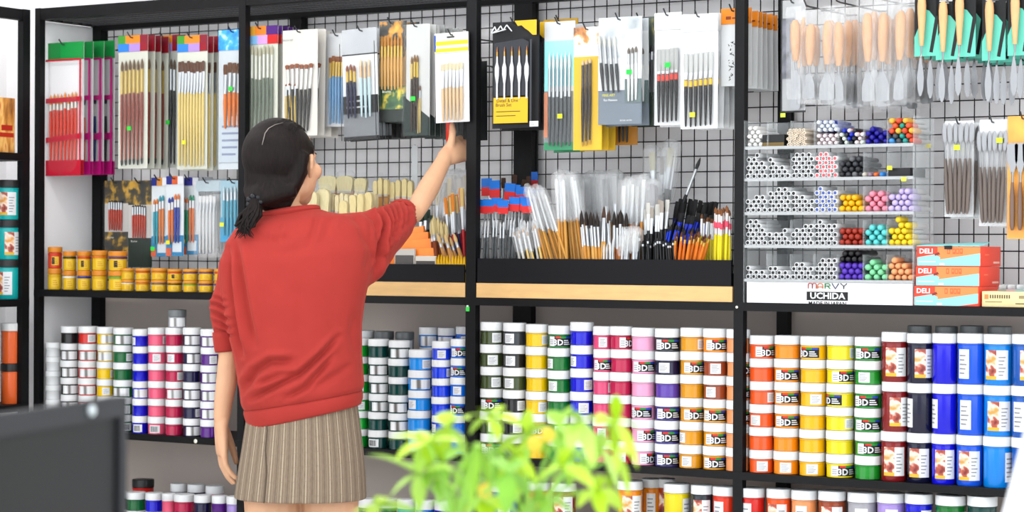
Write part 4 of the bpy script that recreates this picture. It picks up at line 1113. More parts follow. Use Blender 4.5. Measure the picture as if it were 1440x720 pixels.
pack('white pack with yellow stripes and pale wooden brushes', (613, 46, 660, 172), -0.012, bands=[(0, 1, (246, 246, 248))], header=(.22, [[(1, (240, 242, 236))]]), extra=stripes, brushes=[B_(6, .2, .86, .02, .66, (234, 200, 156), (226, 214, 180), ferrule=(240, 242, 246), fl=.3, bl=.12, shape='flat')],
     group=GB, tilt=-0.02, place='at the woman\'s fingertips')
pack('dark card pack hanging', (622, 84, 668, 196), 0.075, bands=[(0, 1, (40, 44, 46))], brushes=[B_(4, .3, .9, .05, .8, (30, 30, 34), (60, 60, 60))], copies=2, group=GB, place='behind the yellow-striped pack')
# red handled brush she is reaching for
p = at(633, 200, 0.03)
o = brush_mesh(0.16, 0.0105, (222, 52, 28), 'chrome', (214, 196, 150), 0.14, 0.12, 'flat'); q = put('paint_brush', o, None, (p.x, 0.02, p.z), (0, 0.05, 0)); tag(q, 'red-handled paint brush between the woman\'s fingers', 'paint brush')
# lower row of the leftmost bay
GC = 'brush packs hanging in the lower row of the leftmost bay'
SUNART = ramp_mat('sun_art', [(0.38, (30, 32, 34)), (0.5, (70, 60, 30)), (0.6, (196, 150, 40))], 30, 0.5)
pack('dark floral-printed pack of red brushes', (147, 254, 180, 354), 0.19, bands=[(0, .28, SUNART), (.28, .68, (226, 222, 218)), (.68, 1, SUNART)], brushes=[B_(6, .2, .8, .3, .72, (206, 66, 40), (60, 44, 40), fl=.24, bl=.06)], texts=[('Brushes', .4, .2, .008, (240, 236, 220))], group=GC, place=', left one of two')
pack('dark floral-printed pack of red brushes', (180, 254, 213, 376), 0.16, bands=[(0, .34, (28, 50, 40)), (.34, .72, (226, 222, 218)), (.72, 1, SUNART)], brushes=[B_(6, .2, .8, .34, .72, (206, 66, 40), (60, 44, 40), fl=.24, bl=.06)], texts=[('Brushes', .4, .3, .008, (230, 230, 220))], group=GC, place=', right one with green foot')
for k, (r, hd, hs, st, nm, Y) in enumerate((((213, 250, 236, 361), (230, 150, 60), [(40, 160, 180), (230, 130, 60)], (50, 226, 70), 'orange', 0.08), ((234, 248, 258, 360), (230, 100, 50), [(230, 120, 50), (40, 60, 160)], (236, 226, 50), 'red', 0.06), ((255, 250, 279, 358), (60, 60, 160), [(40, 150, 110), (226, 120, 60)], (236, 226, 50), 'blue', 0.09))):
    def tips(g, w, h, hd=hd):
        m = MB(); m.box(-w/2, w/2, -0.0012, -0.0002, 0.0, h*.26, 0); m.box(-w*.12, w*.4, -0.0018, -0.0012, h*.05, h*.18, 1); m.box(-w/2, -w*.2, -0.0019, -0.0012, 0.0, h*.1, 2); m.build('printed_panel', [C((40, 136, 190)), C((226, 236, 244)), C((226, 100, 60))], g, smooth=False)
    pack('white craft brush pack with %s top and blue foot' % nm, r, Y, bands=[(0, 1, (232, 238, 242))], header=(.1, [[(1, (40, 50, 140)), (1, hd), (1, (240, 240, 246))]]), extra=tips, brushes=[B_(2, .15, .5, .16, .74, hs[0], hs[1], ferrule=(236, 236, 240)), B_(2, .5, .85, .16, .78, hs[1], hs[0], ferrule=(236, 236, 240))],
         stickers=[(.3, .1 if k == 0 else .17, st)], copies=2 if k == 2 else 0, step=0.03, group=GC, do_hook=True)
pack('crinkled clear bag of pale brushes', (275, 254, 310, 362), 0.08, bands=[(.86, 1, (206, 226, 236))], brushes=[B_(5, .15, .85, .05, .8, (226, 228, 230), (236, 236, 236), shape='flat')], film_m=FILM2, copies=3, step=0.03, group=GC, place='below the yellow brushes')
pack('pale blue pack of light blue brushes', (310, 254, 349, 340), 0.06, bands=[(0, .4, (70, 176, 226)), (.4, 1, (170, 206, 222))], brushes=[B_(6, .1, .9, .1, .9, (100, 180, 206), (200, 220, 226))], stickers=[(.18, .28, (236, 240, 60))], copies=2, group=GC, place='beside the woman\'s ponytail')
# ------------------------------------------------------------------ middle bay, upper row
GD = 'brush packs hanging in the middle bay'
def mont(g, w, h):
    m = MB()
    m.prism([(w*.03, h), (w/2, h), (w/2, h*.86), (w*.42, h*.86), (w*.33, h*.90), (w*.25, h*.925), (w*.18, h*.955), (w*.1, h*.95)], -0.0125, -0.0112, 0)
    m.box(-w*.42, w*.32, -0.0125, -0.0112, h*.045, h*.285, 0)
    m.box(w*.36, w*.40, -0.0125, -0.0112, h*.05, h*.82, 2)
    # script mark: angular white strokes
    for a, b in (((-.47, .90), (-.40, .955)), ((-.40, .955), (-.36, .91)), ((-.36, .91), (-.27, .96)), ((-.27, .96), (-.22, .915)), ((-.22, .915), (-.14, .965)), ((-.14, .965), (-.03, .905)), ((-.46, .895), (-.16, .925)), ((-.44, .90), (-.30, .93))):
        m.tube([(w*a[0], -0.0125, h*a[1]), (w*b[0], -0.0125, h*b[1])], 0.0016, 5, 1)
    m.build('printed_marks', [C((246, 196, 34)), PAPER, C((60, 62, 70), 0.2)], g, smooth=False)
    m = MB(); add_text(m, "Detail & Line", 0.0125, -w*.12, -0.0128, h*.255, 0, 0.005); add_text(m, "Brush Set", 0.0125, -w*.2, -0.0128, h*.215, 0, 0.005)
    for k in range(2): m.box(-w*.36, w*(.16-.1*k), -0.0128, -0.0126, h*(.15-.04*k), h*(.157-.04*k))
    m.build('lettering', C((70, 60, 30)), g, smooth=False)
    m = MB(); m.prism([(-w*.42, h*.30), (w*.33, h*.30), (w*.33, h*.80), (w*.2, h*.83), (-w*.42, h*.80)], -0.0105, -0.0100)
    m.build('window_backing', C((44, 46, 54), 0.25), g, smooth=False)
    # five turned white detail brushes
    b = MB(); L = h*.48
    b.lathe([(0.0026, 0), (0.0026, L*.3), (0.0062, L*.48), (0.0062, L*.62), (0.0026, L*.72), (0.002, L*.84)], 10, 0); b.lathe([(0.0021, L*.84), (0.0019, L*.93)], 8, 1); b.lathe([(0.0018, L*.93), (0.0002, L*1.03)], 8, 2)
    me = b.mesh('brush', [C((246, 246, 248), 0.25), C((226, 180, 90), 0.3, metal=0.5), C((200, 120, 60))])
    for k in range(5): put('brush', me, g, (w*(-.34+.16*k), -0.0135, h*.27))
g = pack('black boxed set of white detail brushes with yellow label', (692, 30, 757, 180), 0.0, bands=[(0, 1, (22, 22, 26))], extra=mont, sleeve=0, thick=0.004, copies=3, step=0.045, group=GD, place='')
m = MB()
def boxed(g):
    pass
p = at(751, 174, -0.014)
m = MB(); m.box(-0.013, 0.013, -0.001, 0, -0.007, 0.007, 0)
for k in range(3): m.box(-0.009, 0.006-0.004*k, -0.0014, -0.001, -0.004+0.003*k, -0.003+0.003*k, 1)
m.build('price_tag', [PAPER, GREYINK], g, (p.x-g.location.x, -0.014, p.z-g.location.z), smooth=False)
TEAL = ramp_mat('teal_fade', [(0.3, (96, 214, 226)), (0.7, (176, 226, 230))], 3, 0.5)
def tealx(g, w, h):
    m = MB(); m.box(-w/2, -w*.38, -0.0012, -0.0002, h*.1, h*.45, 0); m.box(-w/2, w/2, -0.0014, -0.0002, 0, h*.06, 1); m.box(-w*.38, w/2, -0.0012, -0.0002, h*.455, h*.495, 2)
    m.build('printed_panel', [C((236, 150, 110)), C((40, 150, 100)), C((238, 242, 244))], g, smooth=False)
pack('teal card pack of long silver brushes', (765, 30, 808, 211), 0.02, bands=[(0, .46, (150, 158, 160)), (.46, .85, TEAL), (.85, 1, (226, 228, 230))], extra=tealx, brushes=[B_(6, .14, .92, .03, .76, (90, 94, 98), (226, 228, 226), fl=.3, bl=.18)], stickers=[(.62, .26, (236, 240, 40))], copies=2, step=0.05, group=GD, place='beside the black boxed set')
pack('orange-topped brush pack', (764, 27, 812, 190), 0.11, bands=[(0, 1, (230, 160, 70))], header=(.08, [[(1, (244, 190, 50))]]), brushes=[B_(5, .1, .9, .05, .8, (40, 60, 60), (90, 60, 50))], group=GD, place='behind the teal pack')
FOXART = ramp_mat('fox_art', [(0.42, (240, 242, 244)), (0.52, (226, 140, 60)), (0.62, (120, 80, 50))], 24, 0.5)
pack('yellow card pack of three dark brushes', (806, 38, 846, 211), 0.015, bands=[(0, .76, (248, 200, 40)), (.76, .86, (240, 242, 244)), (.86, 1, FOXART)], brushes=[B_(3, .3, .68, .04, .74, (52, 44, 44), (226, 200, 160), ferrule=(90, 84, 84), fl=.26, bl=.06, r=0.0046, tip=(206, 160, 60))], copies=2, step=0.035, group=GD, place='in the middle bay')
GREYART = ramp_mat('grey_art', [(0.3, (150, 158, 164)), (0.55, (196, 202, 206)), (0.7, (226, 228, 222))], 18, 0.4)
def greyx(g, w, h):
    m = MB(); m.box(w*.14, w*.49, -0.0018, -0.0004, h*.2, h*.88, 0); m.box(w*.12, w*.5, -0.0022, -0.0018, h*.2, h*.42, 1); m.box(-w*.5, w*.14, -0.0012, -0.0002, h*.32, h*.62, 0)
    m.build('inner_card', [C((244, 246, 247)), C((110, 128, 128))], g, smooth=False)
    m = MB(); add_text(m, 'FINE ART', 0.009, -w*.2, -0.0130, h*.27, 0, 0.01); add_text(m, 'For Painters', 0.008, -w*.16, -0.0130, h*.225, 1, 0.01); add_text(m, 'brush series', 0.007, w*.2, -0.013, h*.035, 1); m.build('lettering', [C((232, 226, 60)), C((244, 246, 246))], g, smooth=False)
pack('grey pack with pale brushes, white insert and green sticker', (841, 24, 902, 175), 0.0, bands=[(0, .33, (126, 138, 150)), (.33, 1, GREYART)], extra=greyx, brushes=[B_(4, .08, .55, .3, .84, (60, 62, 66), (226, 226, 216), fl=.3, bl=.2, lean=0.0, tilt=-0.09), B_(3, .68, .93, .22, .72, (236, 238, 238), (120, 110, 100), ferrule=(216, 218, 220), fl=.2, bl=.12)],
     stickers=[(.78, .48, (40, 220, 80))], copies=1, step=0.04, group=GD)
DARKART = ramp_mat('dark_art', [(0.35, (34, 40, 44)), (0.52, (70, 84, 70)), (0.64, (150, 140, 60))], 24, 0.5)
pack('dark art-printed pack of grey brushes', (880, 24, 922, 176), 0.07, bands=[(0, .3, (40, 60, 44)), (.3, .66, (150, 156, 160)), (.66, 1, DARKART)], brushes=[B_(5, .4, .95, .26, .72, (60, 60, 60), (40, 40, 40))], copies=2, step=0.03, group=GD, place='behind the grey pack')
pack('orange card pack of black brushes', (861, 70, 896, 204), 0.15, bands=[(0, 1, (226, 150, 40))], brushes=[B_(3, .25, .7, .03, .7, (30, 30, 32), (60, 50, 40))], copies=0, group=GD, place='showing below the grey pack')
CLEARCARD = mat('clear_back', (236, 238, 240), 0.25, alpha=0.55)
pack('white-topped clear bag of black brushes with red collars', (920, 18, 958, 176), 0.02, bands=[(0, 1, CLEARCARD)], header=(.15, [[(1, (240, 242, 244))]]), brushes=[B_(5, .12, .92, .03, .68, (32, 32, 34), (190, 192, 190), ferrule=(226, 228, 230), fl=.04, bl=.3, shape='flat', band=(236, 70, 56))], stickers=[(.6, .53, (40, 220, 80))], copies=2, step=0.03, film_m=FILM, group=GD)
pack('white-topped clear bag of black brushes with yellow collars', (957, 20, 1009, 181), 0.005, bands=[(0, 1, CLEARCARD)], header=(.15, [[(1, (242, 244, 246))]]), brushes=[B_(6, .1, .9, .02, .66, (32, 32, 34), (206, 208, 206), ferrule=(226, 228, 230), fl=.1, bl=.26, shape='flat', band=(250, 200, 50))], stickers=[(.4, .12, (236, 240, 60))], copies=4, step=0.032, group=GD)
def calli(g, w, h):
    m = MB(); rr = random.Random(5)
    for k in range(5):
        cx, cz = 0.0, h*(.53-.105*k); s = h*.035
        for j in range(5):
            a = (rr.uniform(-1, 1)*s, rr.uniform(-1, 1)*s); b = (a[0]+rr.uniform(-.9, .9)*s, a[1]+rr.uniform(-.9, .9)*s)
            m.tube([(cx+a[0], -0.0125, cz+a[1]), (cx+(a[0]+b[0])/2+0.001, -0.0125, cz+(a[1]+b[1])/2), (cx+b[0], -0.0125, cz+b[1])], [0.0014, 0.001, 0.0004], 5)
    m.build('brush_lettering', C((24, 24, 26)), g, smooth=False)
    m = MB(); m.box(-w*.3, -w*.1, -0.003, -0.0022, h*.86, h*.9, 0); m.box(-w*.05, w*.4, -0.003, -0.0022, h*.865, h*.885, 0); m.build('printed_marks', C((150, 60, 20)), g, smooth=False)
pack('orange-topped white pack with black brush lettering', (1014, 12, 1049, 121), 0.03, bands=[(0, 1, (240, 242, 243))], header=(.2, [[(1, (252, 146, 28))]]), extra=calli, brushes=(), copies=6, step=0.031, group=GD, place='at the right upright')
# ------------------------------------------------------------------ trays of loose brushes on the middle shelf
KRAFT = mat('kraft_board', (203, 164, 108), 0.6, var=0.08, scale=14, stretch=(1, 1, 6))
TRAYBLACK = mat('tray_black', (15, 15, 19), 0.55, spec=0.15)
def tray(xa, xb, label, top=(850, 364.5)):
    z1 = at(850, 400.5, 0.002).z; z2 = at(top[0], top[1], 0.002).z
    g = thing('display_tray', label, 'display tray', ((xa+xb)/2, 0, Z_MID), 0, 'black fronted display trays')
    w = (xb-xa)/2; b = z1-Z_MID; t = z2-Z_MID
    m = MB(); m.box(-w, w, 0.0, 0.01, 0.0005, b); m.build('kraft_front_strip', KRAFT, g, smooth=False)
    m = MB(); m.box(-w+0.002, w-0.004, 0.0015, 0.0075, b, t); m.build('front_panel', TRAYBLACK, g, smooth=False)
    m = MB(); m.box(-w, w, 0.0105, D-0.045, b-0.012, b-0.002); m.build('tray_floor', TRAYBLACK, g, smooth=False)
    m = MB(); m.box(-w, -w+0.004, 0.0105, D-0.045, 0.0005, b-0.0125); m.box(w-0.004, w, 0.0105, D-0.045, 0.0005, b-0.0125); m.box(-w, w, D-0.0448, D-0.042, 0.0005, b+0.03); m.build('tray_sides', TRAYBLACK, g, smooth=False)
    return Z_MID+b-0.002
XT0, XT1 = UX[1]+0.03, UX[2]-0.002
ZT = tray(XT0, XT1, 'black fronted display tray on kraft strip behind the woman', (600, 371.5))
ZT = tray(UX[2]+0.034, UX[3]-0.004, 'black fronted display tray on kraft strip in the middle bay')
_bp = {}
def brush_parts(L, r, handle, ferrule, bristle, fl, bl, shape, tip):
    key = (round(L*250), round(r, 4), handle, ferrule, bristle, fl, bl, shape, tip)
    if key in _bp: return _bp[key]
    full = brush_mesh(round(L*250)/250, r, handle, ferrule, bristle, fl, bl, shape, tip)
    out = []
    for sel, nm in (((0, 3), 'brush_handle'), ((1,), 'ferrule'), ((2,), 'bristles')):
        m = MB(); idx = {}
        for p in full.polygons:
            if p.material_index in sel:
                f = []
                for vi in p.vertices:
                    if vi not in idx: idx[vi] = len(m.v); m.v.append(tuple(full.vertices[vi].co))
                    f.append(idx[vi])
                m.f.append(tuple(f)); m.m.append(sel.index(p.material_index))
        out.append(m.mesh(nm, [full.materials[s] for s in sel if s < len(full.materials)]))
    _bp[key] = out; return out
_re = random.Random(11)
def loose(n, base, tip, label, group, handle, bristle, ferrule='chrome', r=0.0045, fl=0.16, bl=0.12, shape='round', Yb=(0.03, 0.12), tiplen=None, sleeve=None, tipc=None, jit=1.0, dY=0.0, names=None):
    """base=(px0,px1) along the tray floor, tip=(px0,py0,px1,py1)"""
    for k in range(n):
        t = (k+0.5)/n
        yb = Yb[0]+(Yb[1]-Yb[0])*(_re.random() if n > 3 else t)
        bx = base[0]+(base[1]-base[0])*t+_re.uniform(-2, 2)*jit
        px = tip[0]+(tip[2]-tip[0])*t+_re.uniform(-3, 3)*jit; py = tip[1]+(tip[3]-tip[1])*t+_re.uniform(-5, 5)*jit
        P = at(px, py, yb+dY); X = at(bx, 385, yb).x
        Bv = Vector((X, yb, ZT+0.001+r*0.4)); d = P-Bv; L = d.length
        col = handle[k % len(handle)] if isinstance(handle, list) else handle
        bc = bristle[k % len(bristle)] if isinstance(bristle, list) else bristle
        hp = brush_parts(L, r, col, ferrule, bc, fl, bl, shape, tipc)
        o = put('paint_brush', hp[0], None, Bv, Vector((0, 0, 1)).rotation_difference(d.normalized()).to_euler())
        o.rotation_mode = 'XYZ'
        tag(o, label, 'paint brush', group)
        put('ferrule', hp[1], o); put('bristles', hp[2], o)
        if sleeve:
            m = MB(); w = r*3.0*sleeve
            m.lathe([(w*0.6, L*0.60), (w*0.85, L*0.66), (w, L*0.85), (w*0.9, L*1.03), (w*0.5, L*1.06)], 8, caps=False)
            m.build('clear_sleeve', FILM2, o)
GL = 'loose brushes in the '
# middle bay, left to right
ORG = [(222, 160, 72), (214, 146, 58), (232, 176, 92)]
for row, (n, xs, yt, Y, tl) in enumerate(((7, (664, 746), (281, 279), 0.03, 'front tier'), (7, (679, 760), (254, 268), 0.085, 'back tier'))):
    for k in range(n):
        x0 = xs[0]+(xs[1]-xs[0])*k/n; ya = yt[0]+(yt[1]-yt[0])*k/n+_re.uniform(-3, 3)
        nm = 'blue and red topped brush sleeve in the tray, %s, %s from left' % (tl, ORD[k])
        pack(nm, (x0, ya, x0+(xs[1]-xs[0])/n*1.25, 381 if row == 0 else 379), Y+_re.uniform(0, 0.012), cat='sleeved brush', card=False, header=(0.19, [[(1, (30, 120, 222))], [(1, (226, 50, 52))]]),
             brushes=[B_(2, .2, .8, .005, .7, (70, 76, 80), (216, 218, 220), fl=.22, bl=.12, r=0.0036)], do_hook=False, group='blue and red topped sleeves in the tray', tilt=_re.uniform(-0.03, 0.10), sleeve=0.003)
p = at(703, 243, 0.12)
for k, px in enumerate((690, 706, 722, 735, 744)):
    loose(1, (700+k*8, 700+k*8), (px, 250+k*1.5, px, 250), 'brown bristled brush rising behind the blue and red sleeves', GL+'tray behind the sleeves', (60, 60, 66), (70, 46, 34), bl=.1, shape='flat', r=.006, Yb=(.13, .15))
pack('blue and red topped sleeve standing tallest against the rear upright', (747, 242, 756, 375), 0.17, cat='sleeved brush', card=False, header=(0.17, [[(1, (40, 110, 210))], [(1, (206, 50, 52))]]), brushes=[B_(1, .2, .8, .005, .7, (70, 76, 80), (216, 218, 220), r=.003)], do_hook=False, group=None)
loose(8, (735, 770), (722, 330, 752, 318), 'short white sleeved brush leaning left in the middle tray', GL+'short white sleeves', [(230, 226, 214), (236, 200, 120)], (196, 160, 120), r=.0034, fl=.3, bl=.08, Yb=(.016, .04), ferrule=(236, 238, 240), sleeve=.9)
loose(13, (772, 812), (742, 270, 768, 272), 'natural handled brush in a white sleeve leaning left', GL+'left natural bundle', ORG, (236, 238, 240), r=.0038, fl=.34, bl=.08, Yb=(.02, .07), ferrule=(238, 240, 242), sleeve=1.0)
loose(15, (790, 838), (782, 250, 812, 256), 'natural handled brush in a white sleeve standing upright', GL+'upright natural bundle', ORG, (238, 240, 242), r=.0042, fl=.22, bl=.16, Yb=(.03, .09), ferrule=(232, 234, 236), sleeve=1.25, shape='flat')
for px in (786, 796, 804): loose(1, (800, 806), (px, 248, px, 246), 'auburn bristled brush rising behind the upright sleeves', None if False else 'auburn brushes behind the sleeves', (90, 60, 40), (120, 62, 30), r=.007, bl=.14, shape='flat', Yb=(.14, .16))
loose(8, (822, 846), (815, 296, 838, 299), 'natural handled brush with dark bristle head in front', GL+'dark headed front bundle', ORG, (48, 38, 34), r=.0046, fl=.28, bl=.2, Yb=(.016, .03), shape='round')
loose(7, (846, 862), (846, 293, 858, 300), 'slim brush with brown bristles leaning beside the dark headed bundle', GL+'slim brown bundle', [(222, 166, 84), (206, 208, 210)], (84, 60, 48), r=.004, fl=.3, bl=.15, Yb=(.02, .04))
loose(7, (864, 880), (864, 297, 882, 299), 'brown handled brush with round dark mop head', GL+'dark mop bundle', [(206, 120, 44), (190, 104, 38)], (46, 38, 34), r=.0054, fl=.3, bl=.2, Yb=(.018, .04))
loose(6, (846, 868), (850, 340, 864, 338), 'short red topped brush at the tray front', GL+'short red bundle', (226, 44, 36), (222, 224, 226), r=.0036, fl=.3, bl=.25, Yb=(.012, .02))
loose(16, (800, 880), (802, 256, 872, 250), 'large brush in a crinkled clear sleeve at the back', GL+'back row of clear sleeves', [(210, 150, 70), (160, 164, 168)], [(226, 226, 226), (200, 202, 204), (150, 152, 156)], r=.006, fl=.16, bl=.26, shape='flat', Yb=(.10, .17), sleeve=1.5)
loose(10, (872, 905), (878, 262, 908, 252), 'orange handled brush with white bristles in a clear sleeve', GL+'orange handled sleeves', [(226, 150, 60), (206, 120, 50)], (232, 232, 230), r=.0048, fl=.2, bl=.2, shape='flat', Yb=(.05, .11), sleeve=1.3)
loose(9, (872, 896), (874, 330, 898, 322), 'short brush in clear plastic at the tray front', GL+'short clear bundle', (216, 218, 212), (240, 240, 238), r=.004, fl=.3, bl=.25, Yb=(.012, .03), sleeve=1.3)
for px, py, nm, bc, sh, rr in ((917, 214, 'pale', (206, 202, 176), 'flat', .010), (932, 222, 'brown tipped', (96, 74, 60), 'flat', .007), (944, 206, 'cream', (214, 208, 180), 'flat', .009), (937, 216, 'grey', (170, 170, 166), 'round', .007), (951, 210, 'white tipped', (230, 230, 224), 'round', .006)):
    loose(1, (918, 930), (px, py, px, py), 'tall %s flat brush standing highest in a clear sleeve' % nm, None, (44, 44, 46), bc, r=rr*0.75, fl=.16, bl=.14, shape=sh, Yb=(.13, .15), sleeve=1.2, jit=.3)
loose(7, (905, 928), (903, 268, 925, 262), 'black handled brush with wide grey bristles', GL+'wide grey bundle', (30, 30, 32), (140, 138, 146), r=.0062, fl=.2, bl=.22, shape='flat', Yb=(.06, .10), sleeve=1.1)
loose(1, (916, 918), (985, 222, 985, 222), 'single black handled brush tilting far to the right above the others', None, (36, 36, 40), (60, 60, 62), r=.0055, fl=.2, bl=.09, Yb=(.12, .13), jit=0)
loose(9, (905, 935), (905, 292, 938, 280), 'black brush with white ferrule standing mid tray', GL+'white ferrule bundle', (26, 26, 28), [(208, 206, 200), (170, 160, 150)], r=.0048, fl=.2, bl=.14, shape='flat', Yb=(.035, .06), ferrule=(226, 230, 232))
loose(16, (892, 952), (893, 332, 946, 340), 'black brush with silver band at the tray front', GL+'black front bundle', (22, 22, 24), (34, 34, 36), r=.0042, fl=.05, bl=.08, Yb=(.012, .035), tipc=(220, 222, 224))
loose(20, (930, 985), (950, 283, 1010, 285), 'black brush with black bristles in the upper right of the tray', GL+'black back bundle', (18, 18, 20), (22, 22, 24), r=.005, fl=.06, bl=.2, ferrule=(34, 40, 90), shape='flat', Yb=(.11, .16))
loose(14, (930, 975), (955, 300, 1002, 303), 'black brush with navy blue ferrule behind the orange brushes', GL+'navy ferrule bundle', (20, 22, 30), (24, 24, 26), r=.005, fl=.16, bl=.12, ferrule=(30, 52, 190), shape='flat', Yb=(.07, .10))
loose(12, (915, 968), (938, 318, 982, 322), 'black brush with royal blue ferrule in the middle of the tray', GL+'royal blue ferrule bundle', (20, 22, 30), (30, 28, 28), r=.0045, fl=.18, bl=.1, ferrule=(30, 64, 210), Yb=(.04, .065))
loose(17, (946, 980), (950, 326, 1000, 330), 'orange handled brush with brown bristles leaning right', GL+'orange front bundle', [(238, 128, 34), (226, 112, 26)], [(110, 64, 36), (90, 50, 34)], r=.0042, fl=.08, bl=.1, ferrule=(222, 170, 80), Yb=(.012, .04))
loose(10, (980, 1008), (984, 304, 1012, 312), 'yellow handled brush with dark tip behind the orange ones', GL+'dark tipped yellow bundle', (240, 222, 40), (110, 70, 40), r=.0042, fl=.24, bl=.07, ferrule=(236, 238, 240), Yb=(.05, .07))
loose(12, (1004, 1027), (1006, 292, 1029, 290), 'yellow handled brush with pink band at the right end', GL+'pink banded yellow bundle', (246, 228, 30), (140, 88, 50), r=.0046, fl=.26, bl=.08, ferrule=(240, 236, 236), Yb=(.014, .045))
# pink collars are part of those brushes' ferrules
for o in [q for q in COL.objects if q.get('label', '').startswith('yellow handled brush with pink band')]:
    L = max(v.co.z for c in o.children if c.name.startswith('bristles') for v in c.data.vertices)
    m = MB(); m.lathe([(.0052, L*.745), (.0056, L*.76), (.0056, L*.80), (.0052, L*.82)], 8); m.build('pink_collar', C((242, 84, 110), .4), o)
# bay behind the woman
GW = 'brushes in the tray behind the woman, '
def hake(px, py, w, hh, Y, label, group, col=(206, 194, 150)):
    """flat goat-hair brush head up, wooden handle in the tray"""
    P = at(px, py, Y); Zb = ZT+0.001; H = P.z-Zb
    wm = w/F_PX*depth_of(P)/0.85; bh = hh/F_PX*depth_of(P)
    h = MB(); h.prism([(-wm*.16, 0), (wm*.16, 0), (wm*.14, (H-bh)*.6), (wm*.5, H-bh), (-wm*.5, H-bh), (-wm*.14, (H-bh)*.6)], -0.004, 0.004)
    o = h.build('flat_brush', C((206, 150, 90), .5), None, (P.x, Y, Zb)); tag(o, label, 'flat brush', group)
    b = MB(); n = 10
    prof = [(-wm*.42, H-bh), (wm*.42, H-bh), (wm*.5, H-bh*.45)]+[(wm*.5*math.cos(PI*i/n), H-bh*(.28-.28*math.sin(PI*i/n)**.7)-bh*.03*(i % 2)) for i in range(n+1)]+[(-wm*.5, H-bh*.45)]
    b.prism(prof, -0.006, 0.006); wb = MB(); wb.box(-wm*.44, wm*.44, -.0068, .0068, H-bh*1.12, H-bh*.98); wb.build('ferrule', C((200, 196, 186), .4), o); b.build('bristles', mat('goat_hair_%d' % col[0], col, .9, var=.12, scale=120, stretch=(6, 6, .6), bump=.5, bscale=400), o)
    f = MB(); f.lathe([(wm*.6, H*.5), (wm*.62, H*.8), (wm*.58, H*1.02), (wm*.4, H*1.05)], 10, caps=False)
    for i, v in enumerate(f.v): f.v[i] = (v[0], v[1]*.25, v[2])
    f.build('clear_sleeve', FILM, o)
for k, (px, py, w, hh, Y) in enumerate(((437, 268, 22, 34, .06), (455, 265, 20, 36, .075), (462, 247, 26, 22, .15), (486, 247, 24, 22, .15), (508, 250, 18, 20, .155))):
    hake(px, py, w, hh, Y, 'wide cream goat hair brush above the red shoulder, %s from left' % ORD[k], GW+'wide cream heads')
for k in range(11):
    px = 462+k*6.6; hake(px, 271+(k % 3)*1.5, 5.6, 24, .09+.004*(k % 2), 'narrow cream bristle brush in the row above the red shoulder', GW+'row of narrow cream heads', (212, 198, 156))
for k, (px, py, w, hh, Y) in enumerate(((484, 282, 12, 30, .045), (498, 274, 9, 30, .05), (508, 272, 9, 32, .05), (519, 270, 11, 28, .06), (529, 254, 6, 22, .13), (536, 250, 6, 24, .13), (544, 252, 6, 22, .13), (553, 256, 7, 24, .14), (561, 253, 7, 24, .14), (570, 251, 7, 26, .14), (578, 254, 7, 24, .14))):
    hake(px, py, w, hh, Y, 'slim cream bristle brush behind the red sleeve, %s from left' % ORD[min(k, 11)], GW+'slim cream heads', (208, 192, 140))
loose(6, (588, 606), (590, 300, 606, 298), 'dark green handled brush beside the forearm', GW+'dark green bundle', (24, 54, 40), (40, 60, 50), r=.006, Yb=(.1, .13), shape='flat')
loose(10, (612, 634), (604, 306, 628, 312), 'reddish handled brush with cream mop head', GW+'cream mop heads', [(140, 70, 40), (190, 120, 70)], (226, 206, 150), r=.006, fl=.1, bl=.26, shape='round', Yb=(.02, .05))
loose(14, (634, 664), (626, 282, 656, 264), 'red or navy handled brush with orange bristles at the upright', GW+'red and navy bundle', [(186, 28, 34), (30, 34, 80), (176, 24, 30)], [(232, 140, 50), (226, 196, 130)], r=.0046, fl=.24, bl=.2, shape='flat', Yb=(.03, .07))
loose(12, (610, 664), (616, 258, 656, 244), 'pale bristled brush in clear sleeve at the back of the tray', GW+'back sleeves', [(160, 120, 70), (90, 90, 80)], [(206, 190, 150), (150, 150, 146)], r=.0062, fl=.14, bl=.2, shape='flat', Yb=(.11, .17), sleeve=1.2)
loose(6, (634, 660), (612, 332, 640, 330), 'wooden brush with round cream tip at the tray front', GW+'front wooden bundle', (196, 140, 80), (226, 190, 130), r=.0058, fl=.1, bl=.2, Yb=(.016, .03))
# orange packs leaning in the tray, with pale boxes in front
ORANGE = mat('orange_print', (238, 128, 34), .45, var=.1, scale=30)
for k, (x0, y0, x1, y1, Y, ti, nm) in enumerate(((548, 318, 604, 382, .075, -.35, 'rearmost'), (552, 326, 608, 384, .06, -.25, 'second'), (556, 335, 611, 386, .045, -.16, 'third'), (574, 348, 614, 386, .03, -.05, 'front'))):
    A = at(x0, y1, Y); B = at(x1, y0, Y)
    g = thing('orange_pack', 'flat orange pack leaning in the tray below the red sleeve, %s of four' % nm, 'pack', ((A.x+B.x)/2, Y, ZT+0.006), 0, 'orange packs in the tray')
    w = B.x-A.x; h = (B.z-ZT)*0.92; g.rotation_euler = (0, ti*0.35, 0)
    m = MB(); m.bbox(-w/2, w/2, -.005, .005, .003, h, .0015); m.build('pack_body', ORANGE, g)
    m = MB(); m.box(-w/2, w/2, -.0056, -.0051, h*.72, h*.76); m.box(-w/2, w/2, -.0056, -.0051, h*.2, h*.22); m.build('printed_line', C((250, 190, 120)), g, smooth=False)
